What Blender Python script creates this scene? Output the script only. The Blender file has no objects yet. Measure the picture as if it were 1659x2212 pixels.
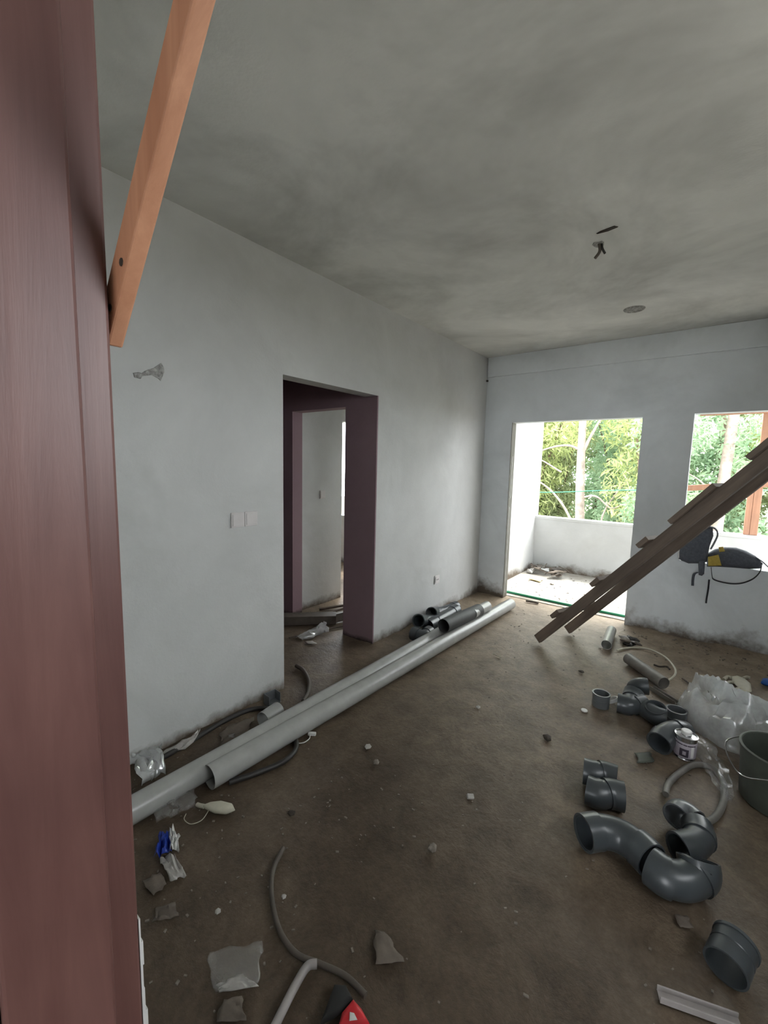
import bpy, bmesh, math, random
from mathutils import Vector, Matrix, noise
random.seed(7)
S = bpy.context.scene
COL = S.collection
# ------------------------------------------------------------------ camera
CAM_R = ((0.7873159, -0.0873171, 0.6103354), (0.6161231, 0.0746046, -0.7841087), (0.0229322, 0.9933831, 0.1125355))
cd = bpy.data.cameras.new('camera'); cam = bpy.data.objects.new('camera', cd); COL.objects.link(cam)
cd.sensor_fit = 'HORIZONTAL'; cd.sensor_width = 36.0; cd.lens = 915.0 / 1659.0 * 36.0
cd.clip_start = 0.02; cd.clip_end = 200
cam.matrix_world = Matrix.Translation((0, 0, 1.5)) @ Matrix(CAM_R).to_4x4()
S.camera = cam
# ------------------------------------------------------------------ world, sun, exposure
w = bpy.data.worlds.new('overcast_sky'); S.world = w; w.use_nodes = True
bg = w.node_tree.nodes['Background']; bg.inputs[0].default_value = (0.93, 0.97, 1.0, 1); bg.inputs[1].default_value = 5.5
sd = bpy.data.lights.new('sun', 'SUN'); sd.energy = 5.0; sd.angle = math.radians(16); sd.color = (1, 0.95, 0.84)
sun = bpy.data.objects.new('sun', sd); COL.objects.link(sun); sun.rotation_euler = Vector((-0.06, -0.52, -0.85)).to_track_quat('-Z', 'Y').to_euler()
S.view_settings.view_transform = 'Standard'; S.view_settings.look = 'None'
S.view_settings.gamma = 1.0; S.view_settings.use_curve_mapping = False
S.view_settings.exposure = 1.12
# ------------------------------------------------------------------ materials
def newmat(name):
    m = bpy.data.materials.new(name); m.use_nodes = True
    nt = m.node_tree; return m, nt, nt.nodes['Principled BSDF']
def N(nt, t, **kw):
    n = nt.nodes.new(t)
    for k, v in kw.items(): setattr(n, k, v)
    return n
def noise_node(nt, scale, detail=4, rough=0.55, vec=None, dist=0.0):
    n = N(nt, 'ShaderNodeTexNoise'); n.inputs['Scale'].default_value = scale
    n.inputs['Detail'].default_value = detail; n.inputs['Roughness'].default_value = rough; n.inputs['Distortion'].default_value = dist
    if vec: nt.links.new(vec, n.inputs['Vector'])
    return n
def ramp(nt, fac, stops):
    r = N(nt, 'ShaderNodeValToRGB'); e = r.color_ramp.elements
    while len(e) < len(stops): e.new(0.5)
    for el, (p, c) in zip(e, stops): el.position = p; el.color = (*c, 1)
    nt.links.new(fac, r.inputs[0]); return r
def mixc(nt, fac, a, b, mode='MIX'):
    m = N(nt, 'ShaderNodeMix', data_type='RGBA', blend_type=mode)
    for s, v in ((0, fac), (6, a), (7, b)):
        if hasattr(v, 'links') or hasattr(v, 'is_linked'): nt.links.new(v, m.inputs[s])
        else: m.inputs[s].default_value = v if s == 0 else (*v, 1)
    return m.outputs[2]
def bump(nt, bsdf, height, strength, dist=0.01):
    b = N(nt, 'ShaderNodeBump'); b.inputs['Strength'].default_value = strength; b.inputs['Distance'].default_value = dist
    nt.links.new(height, b.inputs['Height']); nt.links.new(b.outputs[0], bsdf.inputs['Normal'])
def worldpos(nt):
    return N(nt, 'ShaderNodeNewGeometry').outputs['Position']
def simple(name, col, rough=0.6, var=0.15, scale=12, bmp=0.0, metal=0.0, spec=0.5):
    m, nt, b = newmat(name); o = N(nt, 'ShaderNodeTexCoord').outputs['Object']
    n = noise_node(nt, scale, 5, 0.6, o)
    d = tuple(max(0, c * (1 - var)) for c in col); l = tuple(min(1, c * (1 + var)) for c in col)
    r = ramp(nt, n.outputs[0], [(0.3, d), (0.7, l)]); nt.links.new(r.outputs[0], b.inputs['Base Color'])
    b.inputs['Roughness'].default_value = rough; b.inputs['Metallic'].default_value = metal
    b.inputs['Specular IOR Level'].default_value = spec
    if bmp: bump(nt, b, n.outputs[0], bmp, 0.005)
    return m
def plaster(name, col, stain, dirt=0.10, patch=(0.60, 0.75), dirtcol=(0.14, 0.113, 0.09), patchscale=1.1):
    """skim-coated plaster: mottling, mould-like patches and a soil splash band along the floor"""
    m, nt, b = newmat(name); p = worldpos(nt)
    n1 = noise_node(nt, 1.7, 6, 0.62, p, 0.3); n2 = noise_node(nt, patchscale, 5, 0.65, p, 0.5); n3 = noise_node(nt, 70, 3, 0.6, p)
    base = ramp(nt, n1.outputs[0], [(0.3, tuple(c * 0.90 for c in col)), (0.7, tuple(min(1, c * 1.07) for c in col))]).outputs[0]
    pf = ramp(nt, n2.outputs[0], [(patch[0] - 0.08, (0, 0, 0)), (patch[1], (0.75, 0.75, 0.75))]).outputs[0]
    c = mixc(nt, pf, base, stain)
    if dirt > 0:
        sep = N(nt, 'ShaderNodeSeparateXYZ'); nt.links.new(p, sep.inputs[0])
        nd = noise_node(nt, 3.2, 5, 0.7, p)
        mul = N(nt, 'ShaderNodeMath', operation='MULTIPLY_ADD'); nt.links.new(nd.outputs[0], mul.inputs[0]); mul.inputs[1].default_value = -dirt * 4.6
        mul.inputs[2].default_value = dirt * 2.3
        ad = N(nt, 'ShaderNodeMath', operation='ADD'); nt.links.new(sep.outputs[2], ad.inputs[0]); nt.links.new(mul.outputs[0], ad.inputs[1])
        mr = N(nt, 'ShaderNodeMapRange'); mr.inputs['From Min'].default_value = dirt * 0.1; mr.inputs['From Max'].default_value = dirt * 1.6
        mr.inputs['To Min'].default_value = 1.0; mr.inputs['To Max'].default_value = 0.0
        nt.links.new(ad.outputs[0], mr.inputs['Value'])
        c = mixc(nt, mr.outputs[0], c, dirtcol)
    nt.links.new(c, b.inputs['Base Color']); b.inputs['Roughness'].default_value = 0.85
    b.inputs['Specular IOR Level'].default_value = 0.25
    mx = N(nt, 'ShaderNodeMath', operation='MULTIPLY_ADD'); nt.links.new(n3.outputs[0], mx.inputs[0]); mx.inputs[1].default_value = 0.12
    nt.links.new(n1.outputs[0], mx.inputs[2]); bump(nt, b, mx.outputs[0], 0.35, 0.02)
    return m
M = {}
M['wall'] = plaster('white_skim_plaster', (0.56, 0.565, 0.555), (0.42, 0.425, 0.41), 0.05, (0.60, 0.82))
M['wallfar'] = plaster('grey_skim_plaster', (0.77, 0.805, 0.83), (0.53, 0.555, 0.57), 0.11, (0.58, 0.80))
M['ceil'] = plaster('stained_ceiling_plaster', (0.73, 0.73, 0.70), (0.40, 0.40, 0.38), 0, (0.52, 0.70), patchscale=1.0)
M['balc'] = plaster('white_balcony_plaster', (0.56, 0.565, 0.565), (0.48, 0.48, 0.47), 0.07, (0.62, 0.85))
M['mauve'] = plaster('mauve_undercoat', (0.30, 0.205, 0.23), (0.25, 0.17, 0.19), 0.03, (0.55, 0.8), dirtcol=(0.05, 0.04, 0.035))
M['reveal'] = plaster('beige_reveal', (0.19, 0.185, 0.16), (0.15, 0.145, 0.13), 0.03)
def floor_mat():
    m, nt, b = newmat('dirty_screed'); p = worldpos(nt)
    n1 = noise_node(nt, 1.1, 7, 0.66, p, 0.4); n2 = noise_node(nt, 6.0, 7, 0.72, p, 0.3); n3 = noise_node(nt, 60, 4, 0.7, p)
    base = ramp(nt, n1.outputs[0], [(0.30, (0.052, 0.036, 0.024)), (0.52, (0.093, 0.067, 0.046)), (0.75, (0.155, 0.117, 0.082))]).outputs[0]
    sp = N(nt, 'ShaderNodeSeparateXYZ'); nt.links.new(p, sp.inputs[0])      # pale dust towards the balcony, also painting in the daylight falloff along Y
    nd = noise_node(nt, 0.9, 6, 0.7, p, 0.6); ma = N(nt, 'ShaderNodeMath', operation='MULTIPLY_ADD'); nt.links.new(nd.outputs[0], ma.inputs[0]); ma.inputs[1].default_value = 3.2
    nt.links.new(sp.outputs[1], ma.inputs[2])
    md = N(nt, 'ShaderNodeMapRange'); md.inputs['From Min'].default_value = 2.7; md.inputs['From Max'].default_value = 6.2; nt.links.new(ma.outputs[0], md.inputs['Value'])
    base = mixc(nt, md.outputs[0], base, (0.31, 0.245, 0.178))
    fine = ramp(nt, n2.outputs[0], [(0.32, (0.6, 0.58, 0.56)), (0.62, (1.1, 1.1, 1.1))]).outputs[0]
    c = mixc(nt, 1.0, base, fine, 'MULTIPLY')
    grit = ramp(nt, n3.outputs[0], [(0.35, (0.8, 0.8, 0.8)), (0.7, (1.12, 1.12, 1.12))]).outputs[0]
    c = mixc(nt, 1.0, c, grit, 'MULTIPLY')
    nt.links.new(c, b.inputs['Base Color']); b.inputs['Roughness'].default_value = 0.5; b.inputs['Specular IOR Level'].default_value = 0.32
    mx = N(nt, 'ShaderNodeMath', operation='MULTIPLY_ADD'); nt.links.new(n3.outputs[0], mx.inputs[0]); mx.inputs[1].default_value = 0.25
    nt.links.new(n2.outputs[0], mx.inputs[2]); bump(nt, b, mx.outputs[0], 0.5, 0.02)
    return m
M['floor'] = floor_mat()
def balc_floor():
    m, nt, b = newmat('dusty_balcony_concrete'); p = worldpos(nt)
    n1 = noise_node(nt, 3.0, 7, 0.7, p, 0.4); n3 = noise_node(nt, 40, 4, 0.7, p)
    base = ramp(nt, n1.outputs[0], [(0.30, (0.25, 0.225, 0.19)), (0.55, (0.42, 0.40, 0.36)), (0.75, (0.52, 0.50, 0.46))]).outputs[0]
    nt.links.new(base, b.inputs['Base Color']); b.inputs['Roughness'].default_value = 0.85
    bump(nt, b, n3.outputs[0], 0.4, 0.01); return m
M['balcfloor'] = balc_floor()
def wood(name, dark, light, rough=0.6, axis=2, scale=3.0, bmp=0.25):
    m, nt, b = newmat(name); o = N(nt, 'ShaderNodeTexCoord').outputs['Object']
    mp = N(nt, 'ShaderNodeMapping'); s = [scale * 7] * 3; s[axis] = scale * 0.5; mp.inputs['Scale'].default_value = s
    nt.links.new(o, mp.inputs[0]); n = noise_node(nt, 1.0, 7, 0.65, mp.outputs[0], 0.6); n2 = noise_node(nt, 2.2, 4, 0.6, o)
    c = ramp(nt, n.outputs[0], [(0.28, dark), (0.72, light)]).outputs[0]
    c2 = ramp(nt, n2.outputs[0], [(0.3, (0.75, 0.73, 0.72)), (0.7, (1.15, 1.13, 1.1))]).outputs[0]
    nt.links.new(mixc(nt, 1.0, c, c2, 'MULTIPLY'), b.inputs['Base Color'])
    b.inputs['Roughness'].default_value = rough; bump(nt, b, n.outputs[0], bmp, 0.004); return m
M['frame'] = wood('stained_frame_timber', (0.115, 0.05, 0.045), (0.20, 0.10, 0.088), 0.42, 2, 3.0, 0.15)
M['brace'] = wood('raw_orange_timber', (0.36, 0.155, 0.085), (0.58, 0.30, 0.18), 0.55, 2, 3.0)
M['post'] = wood('orange_sawn_timber', (0.36, 0.18, 0.115), (0.52, 0.29, 0.19), 0.6, 2, 3.0)
M['ladder'] = wood('weathered_ladder_timber', (0.085, 0.066, 0.054), (0.19, 0.145, 0.115), 0.65, 0, 3.0)
M['bark'] = simple('pale_bark', (0.29, 0.235, 0.20), 0.8, 0.4, 6, 0.4)
M['bark2'] = simple('brown_bark', (0.13, 0.085, 0.06), 0.8, 0.4, 6, 0.4)
M['pvc'] = simple('dusty_grey_pvc', (0.27, 0.27, 0.26), 0.32, 0.12, 9, 0.05)
M['pvcl'] = simple('light_grey_pvc', (0.34, 0.34, 0.325), 0.26, 0.10, 9, 0.03)
M['pvcd'] = simple('dark_grey_pvc', (0.050, 0.057, 0.062), 0.32, 0.15, 10, 0.03)
M['sleeve'] = simple('dull_dark_sleeve', (0.055, 0.057, 0.057), 0.6, 0.15, 10, 0.03)
M['pvcm'] = simple('mid_grey_pvc', (0.11, 0.118, 0.122), 0.32, 0.15, 10, 0.03)
M['dirtypvc'] = simple('muddy_pvc', (0.20, 0.185, 0.165), 0.5, 0.35, 8, 0.1)
M['rubber'] = simple('black_rubber_hose', (0.022, 0.020, 0.019), 0.5, 0.2, 12)
M['hose'] = simple('dusty_grey_hose', (0.16, 0.15, 0.135), 0.55, 0.3, 10)
M['hosed'] = simple('dusty_brown_hose', (0.085, 0.070, 0.058), 0.6, 0.3, 10)
M['white'] = simple('white_plastic', (0.68, 0.67, 0.65), 0.4, 0.05, 10)
M['plate'] = simple('dusty_switch_plastic', (0.60, 0.57, 0.56), 0.45, 0.05, 10)
M['black'] = simple('black_hole', (0.012, 0.012, 0.012), 0.8, 0.1, 10)
M['rough'] = simple('broken_plaster', (0.33, 0.325, 0.31), 0.95, 0.5, 60, 0.8)
M['paper'] = simple('crumpled_white_paper', (0.38, 0.36, 0.335), 0.8, 0.15, 25, 0.3)
M['card'] = simple('dirty_cardboard', (0.135, 0.110, 0.09), 0.85, 0.3, 12, 0.2)
M['cream'] = simple('cream_plastic', (0.50, 0.475, 0.38), 0.5, 0.12, 18, 0.2)
M['yellow'] = simple('yellow_paper', (0.70, 0.55, 0.22), 0.7, 0.15, 20, 0.2)
M['blue'] = simple('blue_foil', (0.02, 0.05, 0.34), 0.35, 0.3, 25, 0.3)
M['bluep'] = simple('bright_blue_plastic', (0.01, 0.10, 0.42), 0.4, 0.2, 10)
M['red'] = simple('red_print', (0.55, 0.02, 0.03), 0.4, 0.2, 25)
M['tin'] = simple('tin_metal', (0.62, 0.62, 0.63), 0.22, 0.08, 8, 0.0, 1.0)
M['tinlabel'] = simple('mauve_tin_label', (0.40, 0.36, 0.40), 0.45, 0.15, 25)
M['darkprint'] = simple('dark_label_print', (0.045, 0.035, 0.05), 0.5, 0.2, 25)
M['bucket'] = simple('grey_green_bucket_plastic', (0.075, 0.085, 0.07), 0.5, 0.3, 5, 0.1)
M['fabric'] = simple('charcoal_blue_fabric', (0.085, 0.093, 0.113), 0.85, 0.25, 60, 0.4)
M['fabricl'] = simple('grey_lining_fabric', (0.15, 0.16, 0.175), 0.85, 0.2, 60, 0.4)
M['webbing'] = simple('black_webbing', (0.014, 0.014, 0.018), 0.7, 0.2, 60)
M['ypatch'] = simple('mustard_fabric', (0.42, 0.31, 0.06), 0.8, 0.15, 60, 0.3)
M['dustywhite'] = simple('dusty_white_plastic', (0.33, 0.30, 0.29), 0.5, 0.15, 12)
M['green'] = simple('green_hose_plastic', (0.03, 0.25, 0.13), 0.35, 0.15, 10)
M['stone'] = simple('plaster_crumb', (0.20, 0.172, 0.145), 0.9, 0.4, 60, 0.5)
M['soil'] = simple('outdoor_soil', (0.10, 0.085, 0.05), 0.95, 0.5, 2, 0.3)
M['dark'] = simple('brown_chip', (0.035, 0.025, 0.018), 0.8, 0.4, 30)
def film_mat(name, alpha, col):
    m, nt, b = newmat(name); o = N(nt, 'ShaderNodeTexCoord').outputs['Object']
    n = noise_node(nt, 9, 4, 0.6, o); nt.nodes.remove(b)
    out = nt.nodes['Material Output']
    d = N(nt, 'ShaderNodeBsdfDiffuse'); d.inputs[0].default_value = (*col, 1)
    t = N(nt, 'ShaderNodeBsdfTranslucent'); t.inputs[0].default_value = (*col, 1)
    g = N(nt, 'ShaderNodeBsdfGlossy'); g.inputs['Roughness'].default_value = 0.22; g.inputs[0].default_value = (0.9, 0.9, 0.9, 1)
    tr = N(nt, 'ShaderNodeBsdfTransparent')
    m1 = N(nt, 'ShaderNodeMixShader'); m1.inputs[0].default_value = 0.45; nt.links.new(d.outputs[0], m1.inputs[1]); nt.links.new(t.outputs[0], m1.inputs[2])
    m2 = N(nt, 'ShaderNodeMixShader'); m2.inputs[0].default_value = 0.30; nt.links.new(m1.outputs[0], m2.inputs[1]); nt.links.new(g.outputs[0], m2.inputs[2])
    r = ramp(nt, n.outputs[0], [(0.3, (alpha * 0.7,) * 3), (0.7, (min(1, alpha * 1.25),) * 3)])
    m3 = N(nt, 'ShaderNodeMixShader'); nt.links.new(r.outputs[0], m3.inputs[0]); nt.links.new(tr.outputs[0], m3.inputs[1]); nt.links.new(m2.outputs[0], m3.inputs[2])
    nt.links.new(m3.outputs[0], out.inputs[0]); return m
M['film'] = film_mat('clear_polythene_film', 0.62, (0.80, 0.82, 0.82))
M['film2'] = film_mat('thin_polythene_film', 0.17, (0.7, 0.7, 0.68))
def leaf_mat(name, c1, c2):
    m, nt, b = newmat(name); p = worldpos(nt)
    n = noise_node(nt, 1.6, 4, 0.6, p)
    c = ramp(nt, n.outputs[0], [(0.35, c1), (0.65, c2)]).outputs[0]
    out = nt.nodes['Material Output']; nt.nodes.remove(b)
    d = N(nt, 'ShaderNodeBsdfDiffuse'); t = N(nt, 'ShaderNodeBsdfTranslucent')
    nt.links.new(c, d.inputs[0]); nt.links.new(c, t.inputs[0])
    ms = N(nt, 'ShaderNodeMixShader'); ms.inputs[0].default_value = 0.45
    nt.links.new(d.outputs[0], ms.inputs[1]); nt.links.new(t.outputs[0], ms.inputs[2]); nt.links.new(ms.outputs[0], out.inputs[0]); return m
M['leafa'] = leaf_mat('yellow_green_leaves', (0.25, 0.30, 0.12), (0.50, 0.55, 0.27))
M['leafb'] = leaf_mat('mid_green_leaves', (0.19, 0.29, 0.18), (0.38, 0.50, 0.32))
M['leafc'] = leaf_mat('dark_olive_leaves', (0.17, 0.21, 0.11), (0.32, 0.36, 0.19))
# ------------------------------------------------------------------ mesh helpers
class MB:
    def __init__(s): s.v = []; s.f = []
    def add(s, vs, fs):
        o = len(s.v); s.v += [tuple(v) for v in vs]; s.f += [tuple(i + o for i in f) for f in fs]; return s
    def box(s, a, b):
        x0, y0, z0 = a; x1, y1, z1 = b
        return s.add([(x0,y0,z0),(x1,y0,z0),(x1,y1,z0),(x0,y1,z0),(x0,y0,z1),(x1,y0,z1),(x1,y1,z1),(x0,y1,z1)],
              [(0,3,2,1),(4,5,6,7),(0,1,5,4),(1,2,6,5),(2,3,7,6),(3,0,4,7)])
    def obox(s, c, ax, ay, az):
        """oriented box: centre and three half-axis vectors"""
        c, ax, ay, az = map(Vector, (c, ax, ay, az)); vs = []
        for k in (-1, 1):
            for i, j in ((-1,-1),(1,-1),(1,1),(-1,1)): vs.append(c + ax*i + ay*j + az*k)
        return s.add(vs, [(0,3,2,1),(4,5,6,7),(0,1,5,4),(1,2,6,5),(2,3,7,6),(3,0,4,7)])
    def frames(s, pts):
        pts = [Vector(p) for p in pts]; T = []
        for i in range(len(pts)):
            a = pts[max(0, i-1)]; b = pts[min(len(pts)-1, i+1)]; T.append((b - a).normalized())
        up = Vector((0, 0, 1)) if abs(T[0].z) < 0.9 else Vector((0, 1, 0))
        n = (up - T[0] * up.dot(T[0])).normalized(); out = []
        for p, t in zip(pts, T):
            n = (n - t * n.dot(t)).normalized(); out.append((p, n, t.cross(n)))
        return out
    def tube(s, pts, r, n=14, inner=None, caps=True):
        """swept tube; r a number or one per point; inner = wall-inner radius ratio for a hollow pipe"""
        fr = s.frames(pts); rr = r if isinstance(r, (list, tuple)) else [r] * len(pts); m = len(pts)
        def ring(k):
            vs = []
            for (p, u, v), q in zip(fr, rr):
                for i in range(n):
                    a = 2 * math.pi * i / n; vs.append(p + (u * math.cos(a) + v * math.sin(a)) * q * k)
            return vs
        vs = ring(1.0); fs = []
        for j in range(m - 1):
            for i in range(n):
                a = j*n + i; b = j*n + (i+1) % n; fs.append((a, b, b + n, a + n))
        if inner:
            o = m * n; vs += ring(inner)
            for j in range(m - 1):
                for i in range(n):
                    a = o + j*n + i; b = o + j*n + (i+1) % n; fs.append((a, a + n, b + n, b))
            for i in range(n):
                k = (i+1) % n; fs.append((i, o + i, o + k, k))
                e = (m-1) * n; fs.append((e + i, e + k, o + e + k, o + e + i))
        elif caps:
            fs.append(tuple(range(n))[::-1]); fs.append(tuple((m-1)*n + i for i in range(n)))
        return s.add(vs, fs)
    def lathe(s, prof, c=(0,0,0), n=24, axis=None):
        """revolve (r,z) profile about a vertical axis through c"""
        c = Vector(c); vs = []; fs = []; q = Vector((0,0,1)).rotation_difference(Vector(axis)).to_matrix() if axis else Matrix.Identity(3)
        for r, z in prof:
            for i in range(n):
                a = 2*math.pi*i/n; vs.append(c + q @ Vector((r*math.cos(a), r*math.sin(a), z)))
        for j in range(len(prof)-1):
            for i in range(n):
                a = j*n+i; b = j*n+(i+1)%n; fs.append((a, b, b+n, a+n))
        return s.add(vs, fs)
    def ribbon(s, pts, width, side, th=0.002):
        """flat strap following pts, width along vector side, with thickness"""
        side = Vector(side).normalized() * width / 2; fr = s.frames(pts); vs = []; fs = []
        for i, (p, u, v) in enumerate(fr):
            t = (Vector(pts[min(len(pts)-1, i+1)]) - Vector(pts[max(0, i-1)])).normalized(); nn = t.cross(side).normalized() * th / 2
            vs += [p - side - nn, p + side - nn, p + side + nn, p - side + nn]
        for j in range(len(pts)-1):
            for i in range(4): a = 4*j+i; b = 4*j+(i+1)%4; fs.append((a, b, b+4, a+4))
        e = 4*(len(pts)-1); fs += [(3,2,1,0), (e, e+1, e+2, e+3)]
        return s.add(vs, fs)
    def puff(s, poly, nrm, th, rings=(1.0, 0.93, 0.8, 0.6, 0.35), back=1.0):
        """inflated cushion from a closed outline"""
        poly = [Vector(p) for p in poly]; n = len(poly); c = sum(poly, Vector()) / n; nrm = Vector(nrm).normalized(); vs = []; fs = []
        for sgn in (1, -1):
            o = len(vs)
            for k in rings:
                h = th / 2 * math.sqrt(max(0.0, 1 - k * k)) * (1 if sgn > 0 else back)
                for p in poly: vs.append(c + (p - c) * k + nrm * h * sgn)
            vs.append(c + nrm * th / 2 * sgn * (1 if sgn > 0 else back)); ci = len(vs) - 1
            for j in range(len(rings) - 1):
                for i in range(n):
                    a = o + j*n + i; b = o + j*n + (i+1)%n; f = (a, b, b+n, a+n); fs.append(f if sgn > 0 else f[::-1])
            e = o + (len(rings)-1)*n
            for i in range(n): f = (e+i, e+(i+1)%n, ci); fs.append(f if sgn > 0 else f[::-1])
        return s.add(vs, fs)
    def prism(s, poly, vec):
        poly = [Vector(p) for p in poly]; vec = Vector(vec); n = len(poly)
        return s.add(poly + [p + vec for p in poly], [tuple(range(n))[::-1], tuple(range(n, 2*n))] + [(i, (i+1)%n, (i+1)%n+n, i+n) for i in range(n)])
    def build(s, name, mat, parent=None, smooth=False, bevel=0.0, subsurf=0, solid=0.0):
        me = bpy.data.meshes.new(name); me.from_pydata(s.v, [], s.f); me.update()
        o = bpy.data.objects.new(name, me); COL.objects.link(o); o.data.materials.append(M[mat])
        bm = bmesh.new(); bm.from_mesh(me); bmesh.ops.remove_doubles(bm, verts=bm.verts, dist=1e-5)
        bmesh.ops.recalc_face_normals(bm, faces=bm.faces); bm.to_mesh(me); bm.free()
        if smooth:
            for p in me.polygons: p.use_smooth = True
            me.set_sharp_from_angle(angle=math.radians(40))
        if solid: q = o.modifiers.new('thickness', 'SOLIDIFY'); q.thickness = solid; q.offset = 0
        if bevel: q = o.modifiers.new('bevel', 'BEVEL'); q.width = bevel; q.segments = 2; q.limit_method = 'ANGLE'
        if subsurf: q = o.modifiers.new('smooth', 'SUBSURF'); q.levels = subsurf; q.render_levels = subsurf
        if parent:
            o.parent = parent; o.matrix_parent_inverse = Matrix.Translation(-Vector(parent.location))
        return o
def tag(o, label, cat, group=None, kind=None):
    o['label'] = label; o['category'] = cat
    if group: o['group'] = group
    if kind: o['kind'] = kind
    return o
def struct(o, label=None):
    o['kind'] = 'structure'
    if label: o['label'] = label
    return o
def thing(name, loc, label, cat, group=None):
    e = bpy.data.objects.new(name, None); COL.objects.link(e); e.location = loc; e.empty_display_size = 0.05
    return tag(e, label, cat, group)
def smooth_path(pts, k=6):
    """Catmull-Rom through the points"""
    P = [Vector(p) for p in pts]; P = [P[0]*2 - P[1]] + P + [P[-1]*2 - P[-2]]; out = []
    for i in range(1, len(P)-2):
        for j in range(k):
            t = j / k; a, b, c, d = P[i-1:i+3]
            out.append(0.5 * ((2*b) + (c-a)*t + (2*a-5*b+4*c-d)*t*t + (-a+3*b-3*c+d)*t**3))
    out.append(P[-2]); return out
def rot_mat(o, mat, loc): o.matrix_world = Matrix.Translation(loc) @ mat.to_4x4()
# ================================================================== THE SETTING
XL, YF, ZC = -2.14, 4.60, 2.71
XR, YN = 1.20, 0.13            # right wall, room side of the near wall
def grid_floor():
    """screed floor with gentle unevenness and raised dust along the walls"""
    x0, x1, y0, y1 = -5.3, XR + 0.12, -3.2, YF + 0.13; nx, ny = 110, 130; vs = []; fs = []
    for j in range(ny + 1):
        for i in range(nx + 1):
            x = x0 + (x1-x0)*i/nx; y = y0 + (y1-y0)*j/ny
            z = -0.006 + 0.004*noise.noise((x*2.2, y*2.2, 0)) + 0.003*noise.noise((x*7, y*7, 3))
            d = min(abs(x - XL) if y > 2.6 or y < 1.7 else 9, abs(y - YF) if (x > -0.6 or x < -1.85) else 9)
            if d < 0.16: z += 0.028 * (1 - d/0.16) * (0.55 + 0.8*noise.noise((x*4, y*4, 8)))
            vs.append((x, y, z))
    for j in range(ny):
        for i in range(nx): a = j*(nx+1)+i; fs.append((a, a+1, a+nx+2, a+nx+1))
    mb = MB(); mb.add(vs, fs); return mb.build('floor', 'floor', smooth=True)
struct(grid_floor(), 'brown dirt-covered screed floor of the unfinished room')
struct(MB().box((-5.3, -3.2, ZC), (XR+0.12, YF+0.12, ZC+0.15)).build('ceiling', 'ceil'), 'mottled grey plaster ceiling with mould patches')
DY0, DY1, DZ = 1.712, 2.635, 2.03
wl = MB().box((XL-0.13, YN-0.13, -0.05), (XL, DY0, ZC)).box((XL-0.13, DY0, DZ), (XL, DY1+0.012, ZC)).box((XL-0.13, DY1+0.012, -0.05), (XL, YF+0.02, ZC))
wall_left = struct(wl.build('wall_left', 'wall'), 'white skim-coated wall with the dark doorway')
# far wall with balcony door, window and the next room's windows, the right one added unseen for light
OX0, OX1, OZ = -1.822, -0.582, 1.985
WX0, WX1, WZ0, WZ1 = -0.195, 0.95, 0.70, 1.997
T = 0.12
wf = MB()
wf.box((XL, YF, -0.05), (OX0, YF+T, ZC)).box((OX0, YF, OZ), (OX1, YF+T, ZC)).box((OX1, YF, -0.05), (WX0, YF+T, ZC))
wf.box((WX0, YF, -0.05), (WX1, YF+T, WZ0)).box((WX0, YF, WZ1), (WX1, YF+T, ZC)).box((WX1, YF, -0.05), (XR+0.12, YF+T, ZC))
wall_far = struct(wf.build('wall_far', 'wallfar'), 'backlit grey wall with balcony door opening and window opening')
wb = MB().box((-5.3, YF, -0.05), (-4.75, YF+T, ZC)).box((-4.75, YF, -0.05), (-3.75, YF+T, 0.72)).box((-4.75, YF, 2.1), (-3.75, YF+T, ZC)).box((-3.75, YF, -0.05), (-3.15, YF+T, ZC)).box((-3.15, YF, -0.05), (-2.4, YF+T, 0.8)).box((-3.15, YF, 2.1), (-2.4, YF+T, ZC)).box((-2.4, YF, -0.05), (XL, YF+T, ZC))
struct(wb.build('wall_bedroom_far', 'wallfar'), 'wall of the next room with a bright window and an added unseen one')
# ceiling beam along the far wall
struct(MB().box((XL+0.01, YF-0.022, 2.495), (XR, YF, ZC)).build('trim_1', 'wallfar', bevel=0.006), 'shallow plastered beam along the top of the far wall')
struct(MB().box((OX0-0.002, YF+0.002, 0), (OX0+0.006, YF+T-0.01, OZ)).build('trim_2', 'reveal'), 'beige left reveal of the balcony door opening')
for k, (a, b) in enumerate(((0.05, 1.05), (1.15, 1.62))):
    MB().box((OX0+0.004, YF+0.03+0.012*k, a), (OX0+0.010, YF+0.036+0.012*k, b)).build('paint_run', 'white', bpy.data.objects['trim_2'])
RW = MB().box((XR, -0.02, -0.05), (XR+0.12, 0.45, ZC)).box((XR, 0.45, -0.05), (XR+0.12, 1.75, 1.48)).box((XR, 0.45, 2.25), (XR+0.12, 1.75, ZC)).box((XR, 1.75, -0.05), (XR+0.12, YF+0.12, ZC))  # unseen window opening added to daylight the left wall and ceiling
struct(RW.build('wall_right', 'wall'), 'white wall on the right with an added unseen window opening')
# near wall with the doorway the camera stands in
wn = MB().box((XL-0.13, 0.0, -0.05), (-0.47, YN, ZC)).box((0.47, 0.0, -0.05), (XR, YN, ZC)).box((-0.47, 0.0, 2.12), (0.47, YN, ZC))
struct(wn.build('wall_near', 'wall'), 'near wall around the timber door frame')
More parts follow.
